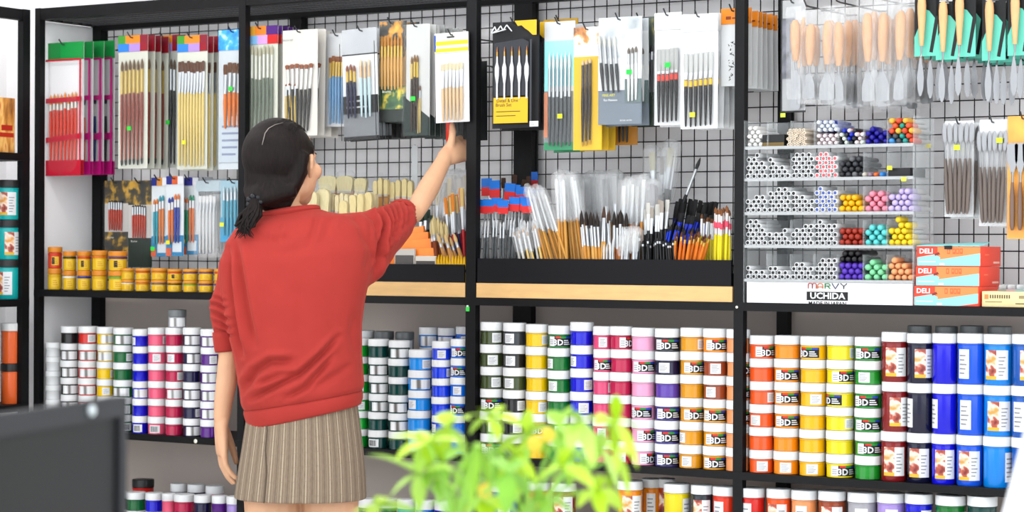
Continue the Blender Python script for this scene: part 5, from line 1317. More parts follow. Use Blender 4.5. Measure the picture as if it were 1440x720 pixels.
for k, (x0, x1, y0, c, nm) in enumerate(((556, 584, 350, (206, 202, 194), 'grey'), (585, 614, 360, (232, 226, 214), 'white'))):
    A = at(x0, 384, .018); B = at(x1, y0, .018)
    m = MB(); m.bbox(-(B.x-A.x)/2, (B.x-A.x)/2, -.004, .004, 0, B.z-ZT-.001, .001)
    o = m.build('brush_box', C(c, .5), None, ((A.x+B.x)/2, .018, ZT+.001)); tag(o, 'small %s box at the tray front below the red sleeve' % nm, 'box')
    m = MB(); m.box(-(B.x-A.x)/2+.003, (B.x-A.x)/2-.003, -.0048, -.0041, (B.z-ZT)*.55, (B.z-ZT)*.8); m.build('printed_band', C((90, 86, 84)), o, smooth=False)
# yellow foam cut-out strip at the tray front
A = at(613, 373, .012); B = at(662, 358, .012); w = B.x-A.x; h = B.z-ZT-.001
m = MB(); n = 40
pol = [(-w/2, 0), (w/2, 0)]+[(w/2-w*i/n, h*(.8+.2*math.sin(i*1.9))) for i in range(n+1)]
m.prism(pol, -.003, .003)
o = m.build('foam_strip', C((250, 196, 24), .6), None, ((A.x+B.x)/2, .014, ZT+.001)); tag(o, 'yellow scalloped foam strip at the tray front by the upright', 'foam strip')
m = MB()
for i in range(5): m.lathe([(.0035, 0), (.0035, .0008)], 10, 0, Matrix.Translation((-w*.36+w*.18*i, -.0031, h*.42)) @ Matrix.Rotation(PI/2, 4, 'X'))
m.build('holes', C((30, 28, 24)), o)
# clear strip hanging on the grid behind the forearm
p0 = at(583, 205, .24); p1 = at(583, 268, .24)
m = MB(); m.box(-.010, .010, -.0008, .0008, 0, p0.z-p1.z); m.lathe([(.003, -.0012), (.003, .0012)], 8, 0, Matrix.Translation((0, 0, p0.z-p1.z+.001)) @ Matrix.Rotation(PI/2, 4, 'X'))
o = m.build('hang_strip', mat('strip_plastic', (226, 230, 232), .15, alpha=.6), None, (p1.x, .24, p1.z)); tag(o, 'clear plastic hang strip on the grid behind the forearm', 'hang strip')
# ------------------------------------------------------------------ pen rack
PA = at(1046.5, 393, 0.0); PB = at(1283, 393, 0.0); RD = 0.125
ACR = mat('acrylic', (232, 238, 240), .08, alpha=.16, spec=.6); ACRE = mat('acrylic_edge', (190, 194, 196), .15, alpha=.5)
zt = [at(1165, y, 0.0).z for y in (204.5, 250, 298.5, 345.5, 394)]       # tier floors, from the top
ztop = at(1165, 166, 0.0).z
cx_px = [1046.5, 1077.5, 1110.5, 1143.5, 1176.5, 1213, 1246, 1283]
cxs = [at(x, 300, 0.0).x for x in cx_px]
rack = thing('pen_rack', 'clear acrylic five-tier pen rack with a white sign base', 'pen rack', ((PA.x+PB.x)/2, 0, Z_MID))
RX = (PA.x+PB.x)/2
for i, z in enumerate(zt):
    zz = z-Z_MID
    m = MB(); m.box(PA.x-RX, PB.x-RX, .004, RD, zz-.003, zz); m.build('tier_shelf', ACR, rack, smooth=False)
    m = MB(); m.box(PA.x-RX, PB.x-RX, .0, .0038, zz-.006, zz+.0015); m.build('tier_lip', ACRE, rack, smooth=False)
    top = (ztop if i == 0 else zt[i-1]-.006)-Z_MID
    for k in range(1, 7):
        m = MB(); m.box(cxs[k]-RX-.0007, cxs[k]-RX+.0007, .004, RD, zz+.0002, min(top, zz+.062)); m.build('divider', ACR, rack, smooth=False)
for x in (PA.x-RX-.0025, PB.x-RX):
    m = MB(); m.box(x, x+.0025, 0, RD+.004, 0.0, ztop-Z_MID); m.build('side_panel', ACR, rack, smooth=False)
m = MB(); m.box(PA.x-RX, PB.x-RX, RD+.0005, RD+.003, zt[4]-Z_MID-.003, ztop-Z_MID); m.build('back_panel', mat('acrylic_back', (232, 238, 240), .08, alpha=.10), rack, smooth=False)
bx0 = at(1050.5, 410, 0).x-RX; bx1 = PB.x-RX; bh = zt[4]-Z_MID-.0065
m = MB(); m.box(bx0, bx1, -.001, .004, .0005, bh); m.box(bx0, bx1, .1, .104, .0005, bh-.001); m.build('sign_base', C((246, 247, 250), .45), rack, smooth=False)
def sgx(px): return at(px, 412, -0.001).x-RX
m = MB(); sx0, sx1 = sgx(1135), sgx(1192.5); sz = lambda py: at(1163, py, -.001).z-Z_MID
H1 = sz(396.5)-sz(408)
cols = [(200, 40, 36), (236, 140, 60), (40, 150, 60), (28, 28, 90), (24, 22, 34)]
def letters(m):
    wl = (sx1-sx0)/5; t = H1*.34
    def bar(pts, c, r=t/2):
        m.tube([(x, -.0013, z) for x, z in pts], r, 6, c, ry=.0009)
    def arch(x0, x1, z0, z1, c):
        pts = [(x0, z0)]+[((x0+x1)/2-(x1-x0)/2*math.cos(a), z1-(x1-x0)*.5*.7+(x1-x0)*.5*.7*math.sin(a)) for a in [PI*i/6 for i in range(7)]]+[(x1, z0)]
        bar(pts, c)
    z0, z1 = sz(408)+t/2, sz(396.5)-t/2
    x = sx0+t/2
    arch(x, x+wl*.5, z0, z1, 0); arch(x+wl*.5, x+wl*1.0, z0, z1, 0)
    x = sx0+wl*1.32; arch(x, x+wl*.62, z0, z1, 1); bar([(x, (z0+z1)/2-t*.3), (x+wl*.62, (z0+z1)/2-t*.3)], 1)
    x = sx0+wl*2.22; arch(x, x+wl*.6, (z0+z1)/2, z1, 2); bar([(x, z0), (x, z1)], 2); bar([(x, (z0+z1)/2), (x+wl*.5, (z0+z1)/2)], 2); bar([(x+wl*.3, (z0+z1)/2), (x+wl*.62, z0)], 2)
    x = sx0+wl*3.08; bar([(x, z1), (x+wl*.4, z0), (x+wl*.8, z1)], 3)
    x = sx0+wl*4.12; bar([(x, z1), (x+wl*.38, (z0+z1)/2), (x+wl*.76, z1)], 4); bar([(x+wl*.38, (z0+z1)/2), (x+wl*.38, z0)], 4)
letters(m)
m.box(sx0-.001, sx1, -.0014, -.0011, sz(422.6), sz(410.4), 5)
add_text(m, 'UCHIDA', .0205, (sx0+sx1)/2, -.0018, (sz(422.6)+sz(410.4))/2, 6, .03, 1.16)
add_text(m, 'MADE IN JAPAN', .0125, (sx0+sx1)/2, -.0014, sz(427), 7, .02, 1.1)
m.build('lettering', [C(c, .5) for c in cols]+[INK, PAPER, INK], rack, smooth=False)

# pens lie in the rack with their ends to the front
PEN_L = .118
def pen_meshes(kind, c1, c2, r):
    key = ('pen', kind, c1, c2, r)
    if key in _jar: return _jar[key]
    a = MB(); b = MB(); Rm = Matrix.Rotation(PI/2, 4, 'X')          # z -> -y : profile z=0 back, L front
    if kind == 'plug':
        a.lathe([(r*.9, 0), (r, .002), (r, PEN_L-.001), (r*.94, PEN_L)], 10, 0, Rm)
        b.lathe([(r*.64, PEN_L-.0005), (r*.64, PEN_L+.0007), (r*.26, PEN_L+.0008), (r*.24, PEN_L+.0002)], 10, 0, Rm)
    elif kind == 'round':
        a.lathe([(r*.7, 0), (r*.8, .004), (r*.82, PEN_L*.55)], 10, 0, Rm)
        b.lathe([(r*.98, PEN_L*.55), (r, PEN_L*.6), (r, PEN_L-.010), (r*.9, PEN_L-.005), (r*.68, PEN_L-.0016), (r*.3, PEN_L)], 12, 0, Rm)
    elif kind == 'tip':
        a.lathe([(r*.9, 0), (r, .004), (r, PEN_L-.016)], 8, 0, Rm)
        b.lathe([(r*.94, PEN_L-.0158), (r*.9, PEN_L-.004), (r*.6, PEN_L-.0005), (r*.3, PEN_L)], 8, 0, Rm)
    elif kind == 'hex':
        a.lathe([(r, 0), (r, PEN_L)], 6, 0, Rm); b.lathe([(r*.5, PEN_L-.0005), (r*.4, PEN_L+.0006)], 6, 0, Rm)
    _jar[key] = (a.mesh('pen_barrel', C(c1, .35)), b.mesh('pen_end', C(c2, .3)), {'plug': 'end_plug', 'round': 'cap', 'tip': 'cap', 'hex': 'lead_core'}[kind]); return _jar[key]
_rp = random.Random(21)
npen = [0]
def fill(tier, comp, rows, kind, c1, c2, label, group, r=.0063, x0=None, x1=None, z_off=0.0, seq=None, name='marker_pen', cat='marker pen', Yf=.004):
    """rows: pens in each layer from the bottom up; hexagonal packing in one compartment"""
    xa = (x0 if x0 is not None else cxs[comp])+.001; xb = (x1 if x1 is not None else cxs[comp+1])-.001
    cap = int((xb-xa)/(2*r)+.02); k = 0
    sp = (xb-xa-2*r)/max(1, cap-1); tight = sp <= 2*r*1.001
    zc = zt[tier]+r+.0004+z_off
    slack = max(0, sp-2*r)
    for j, n in enumerate(rows):
        odd = j % 2
        m_ = cap-odd
        n = min(n, m_)
        st = 0 if j < 3 else _rp.randint(0, m_-n)
        for i in range(n):
            x = xa+r+(i+st+.5*odd)*sp; zz = zc+j*math.sqrt(max(1e-7, (2*r)**2-(sp/2)**2))*1.003
            y = Yf+_rp.uniform(.0, .006)
            a1, a2 = (c1, c2) if seq is None else seq[_rp.randrange(len(seq))] if not callable(seq) else seq(j, i)
            A, Bm, nm = pen_meshes(kind, a1, a2, r)
            o = put(name, A, None, (x, y+PEN_L, zz)); tag(o, label, cat, group); put(nm, Bm, o); npen[0] += 1
W1 = (243, 244, 246)
CN = ['first', 'second', 'third', 'fourth', 'fifth', 'sixth', 'seventh']; TN = ['top', 'second', 'third', 'fourth', 'bottom']
def whites(tier, comp, rows, c2=(20, 20, 22), nm='black'):
    lb = 'white marker with %s end plug, %s tier, %s compartment from the left' % (nm, TN[tier], CN[comp])
    fill(tier, comp, rows, 'plug', W1, c2, lb, lb.replace('white marker', 'white markers'))
whites(1, 0, [4, 3, 4, 3, 2, 1]); whites(1, 1, [4, 3, 3, 1, 1]); whites(1, 2, [4, 3, 4, 3, 4, 3]); whites(1, 3, [4, 3, 4, 3, 4, 2], (226, 96, 104), 'red')
whites(2, 0, [4, 3, 4, 2]); whites(2, 1, [4, 3, 4, 3, 4, 2]); whites(2, 2, [4, 3, 4, 2, 1]); whites(2, 3, [4, 3, 4, 3, 4, 1], (70, 96, 176), 'blue')
whites(3, 0, [4, 3, 4, 3, 3, 2]); whites(3, 1, [4, 3, 3, 1]); whites(3, 2, [4, 3, 4, 3, 2]); whites(3, 3, [4, 3, 4, 3, 4, 1])
whites(4, 0, [4, 3, 1]); whites(4, 1, [4, 3, 2]); whites(4, 2, [4, 3, 4, 2]); whites(4, 3, [4, 3, 4, 3, 3])
def caps(tier, comp, rows, col, nm, r=.0078, **k):
    lb = '%s round-capped marker in the %s tier of the pen rack' % (nm, TN[tier])
    fill(tier, comp, rows, 'round', (240, 240, 240), col, lb, lb.replace('marker in', 'markers in'), r=r, name='round_cap_marker', cat='round marker', **k)
caps(2, 4, [4, 3, 3], (250, 190, 20), 'amber yellow'); caps(2, 5, [4, 3, 4, 2], (250, 150, 172), 'pink'); caps(2, 6, [4, 3, 4, 2], (206, 190, 240), 'lavender')
caps(3, 4, [4, 3, 4], (166, 50, 34), 'brick brown'); caps(3, 5, [4, 3, 4, 2], (100, 216, 216), 'aqua'); caps(3, 6, [4, 3, 3, 2, 1], (250, 216, 40), 'bright yellow')
caps(4, 4, [4, 3, 4], (92, 58, 190), 'purple'); caps(4, 5, [4, 3, 4, 1], (140, 226, 170), 'mint green'); caps(4, 6, [4, 3, 3, 1], (250, 172, 118), 'peach')
lb = 'black round-capped marker lying on the purple ones in the pen rack'
fill(4, 4, [4, 3], 'round', (30, 30, 32), (26, 24, 28), lb, 'black markers on the purple ones', r=.0078, z_off=.0425, name='round_cap_marker', cat='round marker')
# top tier
xc = [cxs[0], at(1070, 190, 0).x, at(1104, 190, 0).x, at(1131, 190, 0).x, at(1146, 190, 0).x]
lb = 'white round-capped marker at the left end of the top tier'
fill(0, 0, [4, 3, 4, 3, 2], 'round', W1, (248, 248, 246), lb, 'white capped markers in the top tier', r=.0062, x0=xc[0], x1=xc[1], name='round_cap_marker', cat='round marker')
lb = 'cream hexagonal pencil in the top tier of the pen rack'
fill(0, 0, [6, 5, 6, 5, 6, 5], 'hex', (242, 228, 206), (150, 110, 80), lb, 'cream pencils in the top tier', r=.0041, x0=xc[2], x1=xc[3]+.004, name='pencil', cat='pencil')
lb = 'crimson pen with white cap in the lower layers, top tier'
fill(0, 0, [5, 4, 5], 'tip', (160, 24, 60), (244, 232, 236), lb, 'crimson pens in the top tier', r=.0058, name='ball_pen', cat='pen', x0=cxs[3]+.002, x1=cxs[4])
lb = 'blue pen with white cap in the upper layers, top tier'
fill(0, 0, [4, 4, 3], 'tip', (36, 70, 190), (232, 240, 250), lb, 'blue pens in the top tier', r=.0058, name='ball_pen', cat='pen', x0=cxs[3]+.002, x1=cxs[4], z_off=.0325)
lb = 'pen with white, red, green or blue cap, fifth compartment of the top tier'
fill(0, 4, [5, 4, 5, 3], 'tip', (50, 44, 50), W1, lb, 'mixed pens in the top tier', r=.0058, name='ball_pen', cat='pen', seq=[((170, 30, 60), W1), ((40, 120, 60), (226, 240, 226)), ((40, 40, 44), (40, 44, 50)), ((30, 40, 170), (30, 50, 190)), ((200, 40, 60), (240, 226, 230))])
caps(0, 5, [4, 4, 3, 1], (30, 24, 150), 'navy blue', r=.0072)
lb = 'brightly capped marker in the last compartment of the top tier'
fill(0, 6, [4, 3, 4, 3, 3], 'round', (240, 240, 240), (0, 0, 0), lb, 'bright mixed markers in the top tier', r=.0072, name='round_cap_marker', cat='round marker', seq=lambda j, i: ((240, 240, 240), [(70, 150, 220), (80, 84, 90), (50, 160, 150), (230, 80, 50)][(i+j) % 4] if j < 2 else [(250, 190, 70), (40, 160, 140), (230, 84, 50), (236, 96, 60)][(i*2+j) % 4]))
# second tier right
lb = 'black and grey marker jumbled in the second tier of the pen rack'
fill(1, 4, [4, 3, 4, 2], 'round', (60, 62, 64), (50, 52, 56), lb, 'black markers in the second tier', r=.0074, name='round_cap_marker', cat='round marker', seq=[((60, 62, 64), (40, 42, 46)), ((90, 92, 96), (110, 112, 116)), ((60, 62, 64), (60, 62, 68))])
for k, (px, c, nm) in enumerate(((1218, (206, 200, 186), 'cream'), (1226, (150, 130, 150), 'mauve'), (1234, (226, 110, 50), 'orange'), (1242, (50, 140, 226), 'bright blue'))):
    A, Bm, n2 = pen_meshes('round', (230, 230, 230), c, .0062); o = put('marker_pen', A, None, (at(px, 243, .02).x, .004+PEN_L, zt[1]+.0066)); tag(o, '%s marker lying alone in a row of four, second tier' % nm, 'marker pen', 'four loose markers in the second tier'); put('cap', Bm, o)
def small_box(x0, x1, y0, y1, Y0, Y1, c, label, name='pen_box', zbase=None, cat='box', stripe=None):
    A = at(x0, y1, Y0); B = at(x1, y0, Y0); zb = zbase if zbase is not None else A.z
    m = MB(); m.bbox(-(B.x-A.x)/2, (B.x-A.x)/2, 0, Y1-Y0, 0, B.z-zb, .0012)
    o = m.build(name, C(c, .4), None, ((A.x+B.x)/2, Y0, zb+.0004)); tag(o, label, cat)
    if stripe:
        m = MB(); m.box(-(B.x-A.x)/2+.001, (B.x-A.x)/2-.001, -.0006, 0, .001, (B.z-zb)*.35); m.build('gold_band', C(stripe, .4), o, smooth=False)
    return o
small_box(1072, 1103, 189, 204, .012, .10, (24, 24, 26), 'black and gold pen box in the top tier of the rack', zbase=zt[0], stripe=(120, 96, 44))
small_box(1249, 1280, 236, 250, .012, .11, (26, 26, 30), 'black pen box in the second tier of the rack', zbase=zt[1])
for px, py, c, nm in ((1101, 162, (206, 226, 70), 'above the black and gold box'), (1305, 205, (240, 226, 90), 'at the right end of the top tier'), (1251, 236, (226, 224, 60), 'beside the black pen box'), (1271, 252, (226, 236, 80), 'under the second tier')):
    Yk = -.0012 if px != 1305 else .10
    p = at(px, py, Yk); m = MB(); m.box(-.0065, .0065, -.0006, .0002, -.005, .005); o = m.build('price_sticker', C(c, .5), rack, (p.x-RX, Yk, p.z-Z_MID), smooth=False)

# ------------------------------------------------------------------ boxes on the shelf right of the rack
RO = (248, 74, 48); OR = (252, 150, 84); TE = (160, 232, 232)
zz = Z_MID+.0003
for k, (x0, x1, y0, y1, Yb, nm) in enumerate(((1285, 1376.5, 402.5, 431, .002, 'bottom one of three'), (1287.5, 1378, 375.5, 402.5, .006, 'middle one of three'), (1289, 1379.5, 348, 375.5, .010, 'topmost of three'))):
    A = at(x0, y1, Yb); B = at(x1, y0, Yb); w = B.x-A.x; h = (at(1330, 346.5, .01).z-Z_MID)/3-.0004; dp = .135
    g = thing('stationery_box', 'red, orange and teal stationery box, %s beside the pen rack' % nm, 'box', ((A.x+B.x)/2, Yb, zz), 0, 'stacked stationery boxes'); zz += h+.0004
    m = MB(); m.bbox(-w/2, w/2, 0, dp, 0, h, .0012); m.build('box_body', C(RO, .45), g)
    m = MB(); y = -.0005
    def quad(p, c, yy): m.prism([(a*w-w/2, b*h) for a, b in p], yy, yy+.0004, c)
    quad([(0.01, .02), (.99, .02), (.99, .70), (.36, .36), (.35, .50), (.30, .64), (.01, .46)][:0] or [(.01, .02), (.99, .02), (.99, .66), (.37, .34), (.37, .46), (.29, .60), (.01, .44)], 0, -.0005)
    quad([(.37, .34), (.99, .66), (.99, .98), (.33, .98), (.33, .58), (.37, .46)], 1, -.0007)
    if k == 0: quad([(.7, .02), (.99, .02), (.99, .16)], 2, -.0009)
    m.box(-w*.46, -w*.2, -.0009, -.0005, h*.2, h*.25, 3); m.box(-w*.14, -w*.06, -.0010, -.0005, h*.05, h*.16, 3)
    m.prism([(-w*.21, h*.52), (-w*.13, h*.6), (-w*.15, h*.72), (-w*.22, h*.62)], -.0011, -.0007, 4)
    m.build('printed_front', [C(TE, .45), C(OR, .45), C(RO, .45), PAPER, C((150, 50, 40))], g, smooth=False)
    m = MB(); add_text(m, 'DELI', h*.34, -w*.35, -.0010, h*.75, 0, .03, 1.1)
    for q in range(4): m.box(w*(-.02+.055*q+.03*(q > 0)), w*(.025+.055*q+.03*(q > 0)), -.0011, -.0007, h*.62, h*.9, 1)
    for q in range(4): m.box(w*(-.008+.055*q+.03*(q > 0)), w*(.013+.055*q+.03*(q > 0)), -.0012, -.0008, h*(.68+.04*(q % 2)), h*.84, 2)
    add_text(m, '', .01, 0, 0, 0, 0) if False else None
    m.build('lettering', [PAPER, C((222, 110, 60)), C(OR, .45)], g, smooth=False)
    m = MB(); m.box(w/2, w/2+.0005, dp*.62, dp*.92, h*.14, h*.24, 0); m.box(w/2, w/2+.0005, dp*.2, dp*.4, h*.55, h*.62, 1); m.build('side_print', [C((255, 196, 180)), C((255, 120, 80))], g, smooth=False)
    if k == 2:
        m = MB(); m.add([(-w/2, -.002, h+.0005), (w/2, -.002, h+.0005), (w/2, .06, h+.009), (-w/2, .06, h+.004), (-w/2, -.002, h+.002), (w/2, -.002, h+.002), (w/2, .06, h+.0105), (-w/2, .06, h+.0055)], [(0, 3, 2, 1), (4, 5, 6, 7), (0, 1, 5, 4), (2, 3, 7, 6), (1, 2, 6, 5), (3, 0, 4, 7)])
        m.box(-w*.06, w*.06, -.003, -.002, h*.86, h+.0018, 1); m.build('open_lid_flap', [C(TE, .45), INK], g, smooth=False)
A = at(1379.5, 431, .01); B = at(1475, 411, .01)
g = thing('carton', 'flat tan printed carton beside the stationery boxes', 'box', ((A.x+B.x)/2+.002, .01, Z_MID+.0003)); w = B.x-A.x; h = B.z-Z_MID
m = MB(); m.bbox(-w/2, w/2, 0, .09, 0, h, .0012); m.build('box_body', mat('tan_carton', (222, 200, 146), .6, var=.05, scale=30), g)
m = MB()
for q in range(9): m.box(-w*.38+w*.035*q, -w*.38+w*(.035*q+.018), -.0006, 0, h*.55, h*.78, 0)
m.box(-w*.46, -w*.40, -.0006, 0, h*.5, h*.8, 1); m.box(-w*.45, -w*.2, -.0006, 0, h*.3, h*.36, 2); m.box(w*.05, w*.4, -.0006, 0, h*.55, h*.75, 2); m.box(w*.0, w*.3, -.0006, 0, h*.2, h*.26, 0)
m.build('printed_marks', [C((90, 80, 60)), C((230, 150, 90)), C((170, 150, 110))], g, smooth=False)
zc = Z_MID+h+.0006
for k, (x0, x1, c, nm) in enumerate(((1402, 1416, (150, 154, 150), 'grey'), (1414, 1428, (206, 170, 180), 'pinkish'), (1427, 1441, (150, 190, 196), 'bluish'), (1440, 1454, (170, 150, 150), 'brownish'))):
    p0 = at(x0, 405, .035); p1 = at(x1, 405, .035); ww = (p1.x-p0.x)
    g = thing('blister_pack', 'small clear %s blister pack on the tan carton' % nm, 'blister pack', ((p0.x+p1.x)/2, .035, zc), 0, 'blister packs on the tan carton')
    m = MB(); m.bbox(-ww*.48, ww*.48, 0, .05, 0, .004, .001); m.build('backing_card', C(c, .5), g)
    m = MB(); m.bbox(-ww*.4, ww*.4, .004, .046, .0042, .016, .004); m.build('clear_dome', mat('dome_plastic', (230, 234, 236), .1, alpha=.35), g)
    m = MB(); m.sphere((0, .02, .009), (ww*.25, .014, .004), 10, 6); m.build('contents', C(tuple(int(v*.6) for v in c), .4), g)

# ------------------------------------------------------------------ sculpting tools and palette knives on the grid of the rightmost bay
_tool = {}
def tool_mesh(kind, L, hw, hc, bladew=.008):
    key = (kind, round(L, 3), hw, hc, bladew)
    if key in _tool: return _tool[key]
    h = MB(); b = MB()
    if kind == 'knife':                                     # handle on top, cranked blade below; origin at the blade tip
        hl = L*.50
        h.lathe([(hw*.45, L-hl), (hw*.62, L-hl*.8), (hw*.95, L-hl*.35), (hw, L-hl*.2), (hw*.85, L-hl*.06), (hw*.4, L-hl*.005)], 12)
        b.tube([(0, 0, L-hl+.004), (0, 0, L-hl-L*.07), (0, -.006, L-hl-L*.12)], [.0028, .0020, .0018], 6)
        n = 8; prof = [(-math.sin(PI*i/n)**.6*bladew if i < n else 0, L*.36*(1-i/n)) for i in range(n+1)]
        poly = [(-.0018, L*.385), (-bladew*.6, L*.30), (-bladew, L*.18), (-bladew*.8, L*.06), (-bladew*.25, 0), (bladew*.25, 0), (bladew*.8, L*.06), (bladew, L*.18), (bladew*.6, L*.30), (.0018, L*.385)]
        b.prism(list(reversed(poly)), -.0066, -.0056)
    elif kind == 'spatula':
        hl = L*.55
        h.lathe([(hw*.5, L-hl), (hw*.9, L-hl*.7), (hw, L-hl*.4), (hw*.9, L-hl*.1), (hw*.45, L)], 12)
        b.tube([(0, 0, L-hl+.004), (0, 0, L-hl-L*.12)], [.003, .0026], 6)
        poly = [(-.003, L*.36), (-bladew, L*.2), (-bladew*1.1, .004), (-bladew*.6, 0), (bladew*.6, 0), (bladew*1.1, .004), (bladew, L*.2), (.003, L*.36)]
        b.prism(list(reversed(poly)), -.0006, .0006)
    else:                                                   # carving tool, metal on top
        h.lathe([(hw*.4, 0), (hw*.8, L*.05), (hw, L*.3), (hw*.8, L*.5), (hw*.5, L*.6)], 10)
        b.tube([(0, 0, L*.59), (0, 0, L*.78)], [.0022, .0016], 6); b.sphere((0, 0, L*.87), (bladew*.8, .0016, L*.12), 10, 8)
    _tool[key] = (h.mesh('handle', mat('tool_wood_%d' % hc[0], hc, .45, var=.12, scale=25, stretch=(3, 3, .5))), b.mesh('blade', mat('blade_steel', (140, 141, 144), .3, metal=.9))); return _tool[key]
GS = 'bagged wooden handled spatulas on the right grid'
rows = [(1120, 30, 95, 140, 18), (1137, 34, 88, 146, 20), (1163, 31, 86, 148, 20), (1180, 28, 84, 150, 21), (1222, 20, 80, 150, 22), (1240, 18, 80, 150, 22), (1264, 16, 78, 148, 22)]
sp = 0
for ri, (xc_, yt_, ym_, yb_, wd_) in enumerate(rows):
    for k in range(5 if ri != 0 else 2):
        Y = .012+.046*k+.004*(ri % 2)
        A = at(xc_-wd_*.62, 90, Y); B = at(xc_+wd_*.62, 90, Y); T = at(xc_, yt_-20, Y); Bo = at(xc_, yb_, Y)
        w = B.x-A.x; H = T.z-Bo.z
        base = at(xc_, yb_, .012); x_ = (A.x+B.x)/2 if k == 0 else X0+_rp.uniform(-.006, .006)
        if k == 0: X0 = x_
        zb_ = Bo.z if k == 0 else Z0+_rp.uniform(-.01, .01)
        if k == 0: Z0 = zb_
        g = thing('bagged_spatula', 'wooden spatula in a clear bag, %s row from the left, %s' % (ORD[ri], ['front', 'second deep', 'third deep', 'fourth deep', 'rearmost'][k]), 'spatula', (x_, Y, zb_), 0, GS)
        g.rotation_euler = (0, _rp.uniform(-.05, .05), 0)
        hm, bm_ = tool_mesh('spatula', round((at(xc_, yt_, Y).z-at(xc_, yb_-8, Y).z), 2), .0125, (204, 150, 100), .012+.003*((ri+k) % 3))
        put('handle', hm, g, (0, -.002, .012)); put('blade', bm_, g, (0, -.002, .012))
        film_sheet(w, H, .010, 'clear_bag', FILM2, g, -.010, 0, seed=ri*7+k)
    if ri in (1, 3, 4, 6): hook(X0, T.z-.012, .012, 'wire hook carrying bagged spatulas, %s row from the left' % ORD[ri])
# black bound pack left of them
def darkpack(g, w, h):
    m = MB(); m.box(-w/2, -w/2+.003, -.001, .003, 0, h); m.box(-w/2, w/2, -.0012, .0032, 0, .004); m.build('black_binding', INK, g, smooth=False)
    m = MB(); m.box(-w/2+.003, w*.05, -.0008, -.0001, h*.55, h*.84); m.box(-w/2+.003, -w*.1, -.0008, -.0001, h*.3, h*.55); m.build('printed_insert', ramp_mat('slate_print', [(.35, (70, 72, 80)), (.6, (120, 122, 134))], 30), g, smooth=False)
    hm, bm_ = tool_mesh('spatula', .225, .0062, (222, 166, 104), .012); put('handle', hm, g, (w*.15, -.010, .006), (0, .10, 0)); put('blade', bm_, g, (w*.15, -.010, .006), (0, .10, 0))
pack('black bound clear pack with wooden spatula', (1098, 0, 1132, 158), .06, cat='spatula pack', bands=[(0, 1, mat('clear_pack', (226, 228, 230), .2, alpha=.35))], extra=darkpack, place='left of the bagged spatulas')
# teal carded palette knives
def tealcard(g, w, h):
    m = MB(); m.prism([(-w/2, h*.0), (w/2, h*.0), (w/2, h*.52), (w*.12, h*.70), (-w*.02, h*.72), (-w/2, h*.30)], -.0010, -.0001, 0); m.prism([(w*.14, h*.06), (w*.38, h*.60), (w*.5, h*.62), (w*.5, h*.5), (w*.28, h*.05)], -.0014, -.0010, 1)
    m.build('printed_teal', [C((112, 222, 198), .45), C((24, 26, 28), .45)], g, smooth=False)
    m = MB(); m.box(-w*.35, w*.2, -.0014, -.0004, h*.93, h*.955); m.box(-w*.35, w*.05, -.0014, -.0004, h*.90, h*.912); m.build('lettering', C((226, 228, 230)), g, smooth=False)
    hm, bm_ = tool_mesh('knife', .235, .0105, (212, 164, 112), .0085)
    put('handle', hm, g, (-w*.12, -.0115, h*.93-.235)); put('blade', bm_, g, (-w*.12, -.0115, h*.93-.235))
for k, (xl, yt_, yb_, n) in enumerate(((1286, -12, 79, 3), (1316, -4, 84, 1), (1339, -14, 80, 4), (1381, -6, 85, 3), (1417, -16, 78, 3))):
    pack('black and teal carded palette knife', (xl, yt_, xl+33, yb_), .015, cat='palette knife', bands=[(0, 1, (24, 26, 28))], extra=tealcard, sleeve=0, copies=n, step=.055, group='carded palette knives on the right grid', place=', %s row from the left' % ORD[k], jig=.003)
# hanging bags of carving tools and the orange card
def toolbag(g, w, h):
    for k in range(6):
        hm, bm_ = tool_mesh('carver', .215, .0056, (96, 84, 78), .008); x = w*(-.34+.135*k)
        put('handle', hm, g, (x, -.008-.003*(k % 2), h*.03), (0, (k-2.5)*.02, 0)); put('blade', bm_, g, (x, -.008-.003*(k % 2), h*.03), (0, (k-2.5)*.02, 0))
pack('clear bag of dark handled carving tools with yellow sticker', (1328, 170, 1369, 305), .03, cat='carving tool set', bands=[(0, .8, mat('clear_pack', (226, 228, 230), .2, alpha=.35)), (.8, 1, (240, 242, 244))], extra=toolbag, stickers=[(.5, .72, (220, 238, 50))], copies=2, step=.04, film_m=FILM2, group='bags of carving tools', place='left one')
pack('clear bag of dark handled carving tools hanging lower', (1377, 168, 1416, 318), .03, cat='carving tool set', bands=[(0, .8, mat('clear_pack', (226, 228, 230), .2, alpha=.35)), (.8, 1, (240, 242, 244))], extra=toolbag, stickers=[(.8, .8, (220, 238, 50))], copies=2, step=.04, film_m=FILM2, group='bags of carving tools', place='beside the orange card')
def orangecard(g, w, h):
    hm, bm_ = tool_mesh('spatula', .20, .0065, (110, 84, 70), .012)
    for k in range(3): put('handle', hm, g, (w*(-.3+.24*k), -.010, h*.78), (PI, 0, 0)); put('blade', bm_, g, (w*(-.3+.24*k), -.010, h*.78), (PI, 0, 0))
pack('orange card with silver palette knives and dark handles', (1416, 163, 1462, 336), .02, cat='palette knife set', bands=[(0, 1, ramp_mat('orange_card', [(.35, (214, 136, 40)), (.65, (238, 170, 60))], 14, .5))], extra=orangecard, copies=0, place='at the right edge')
for x, y in ((1316, 168), (1345, 163), (1040+22, 10)):
    pass
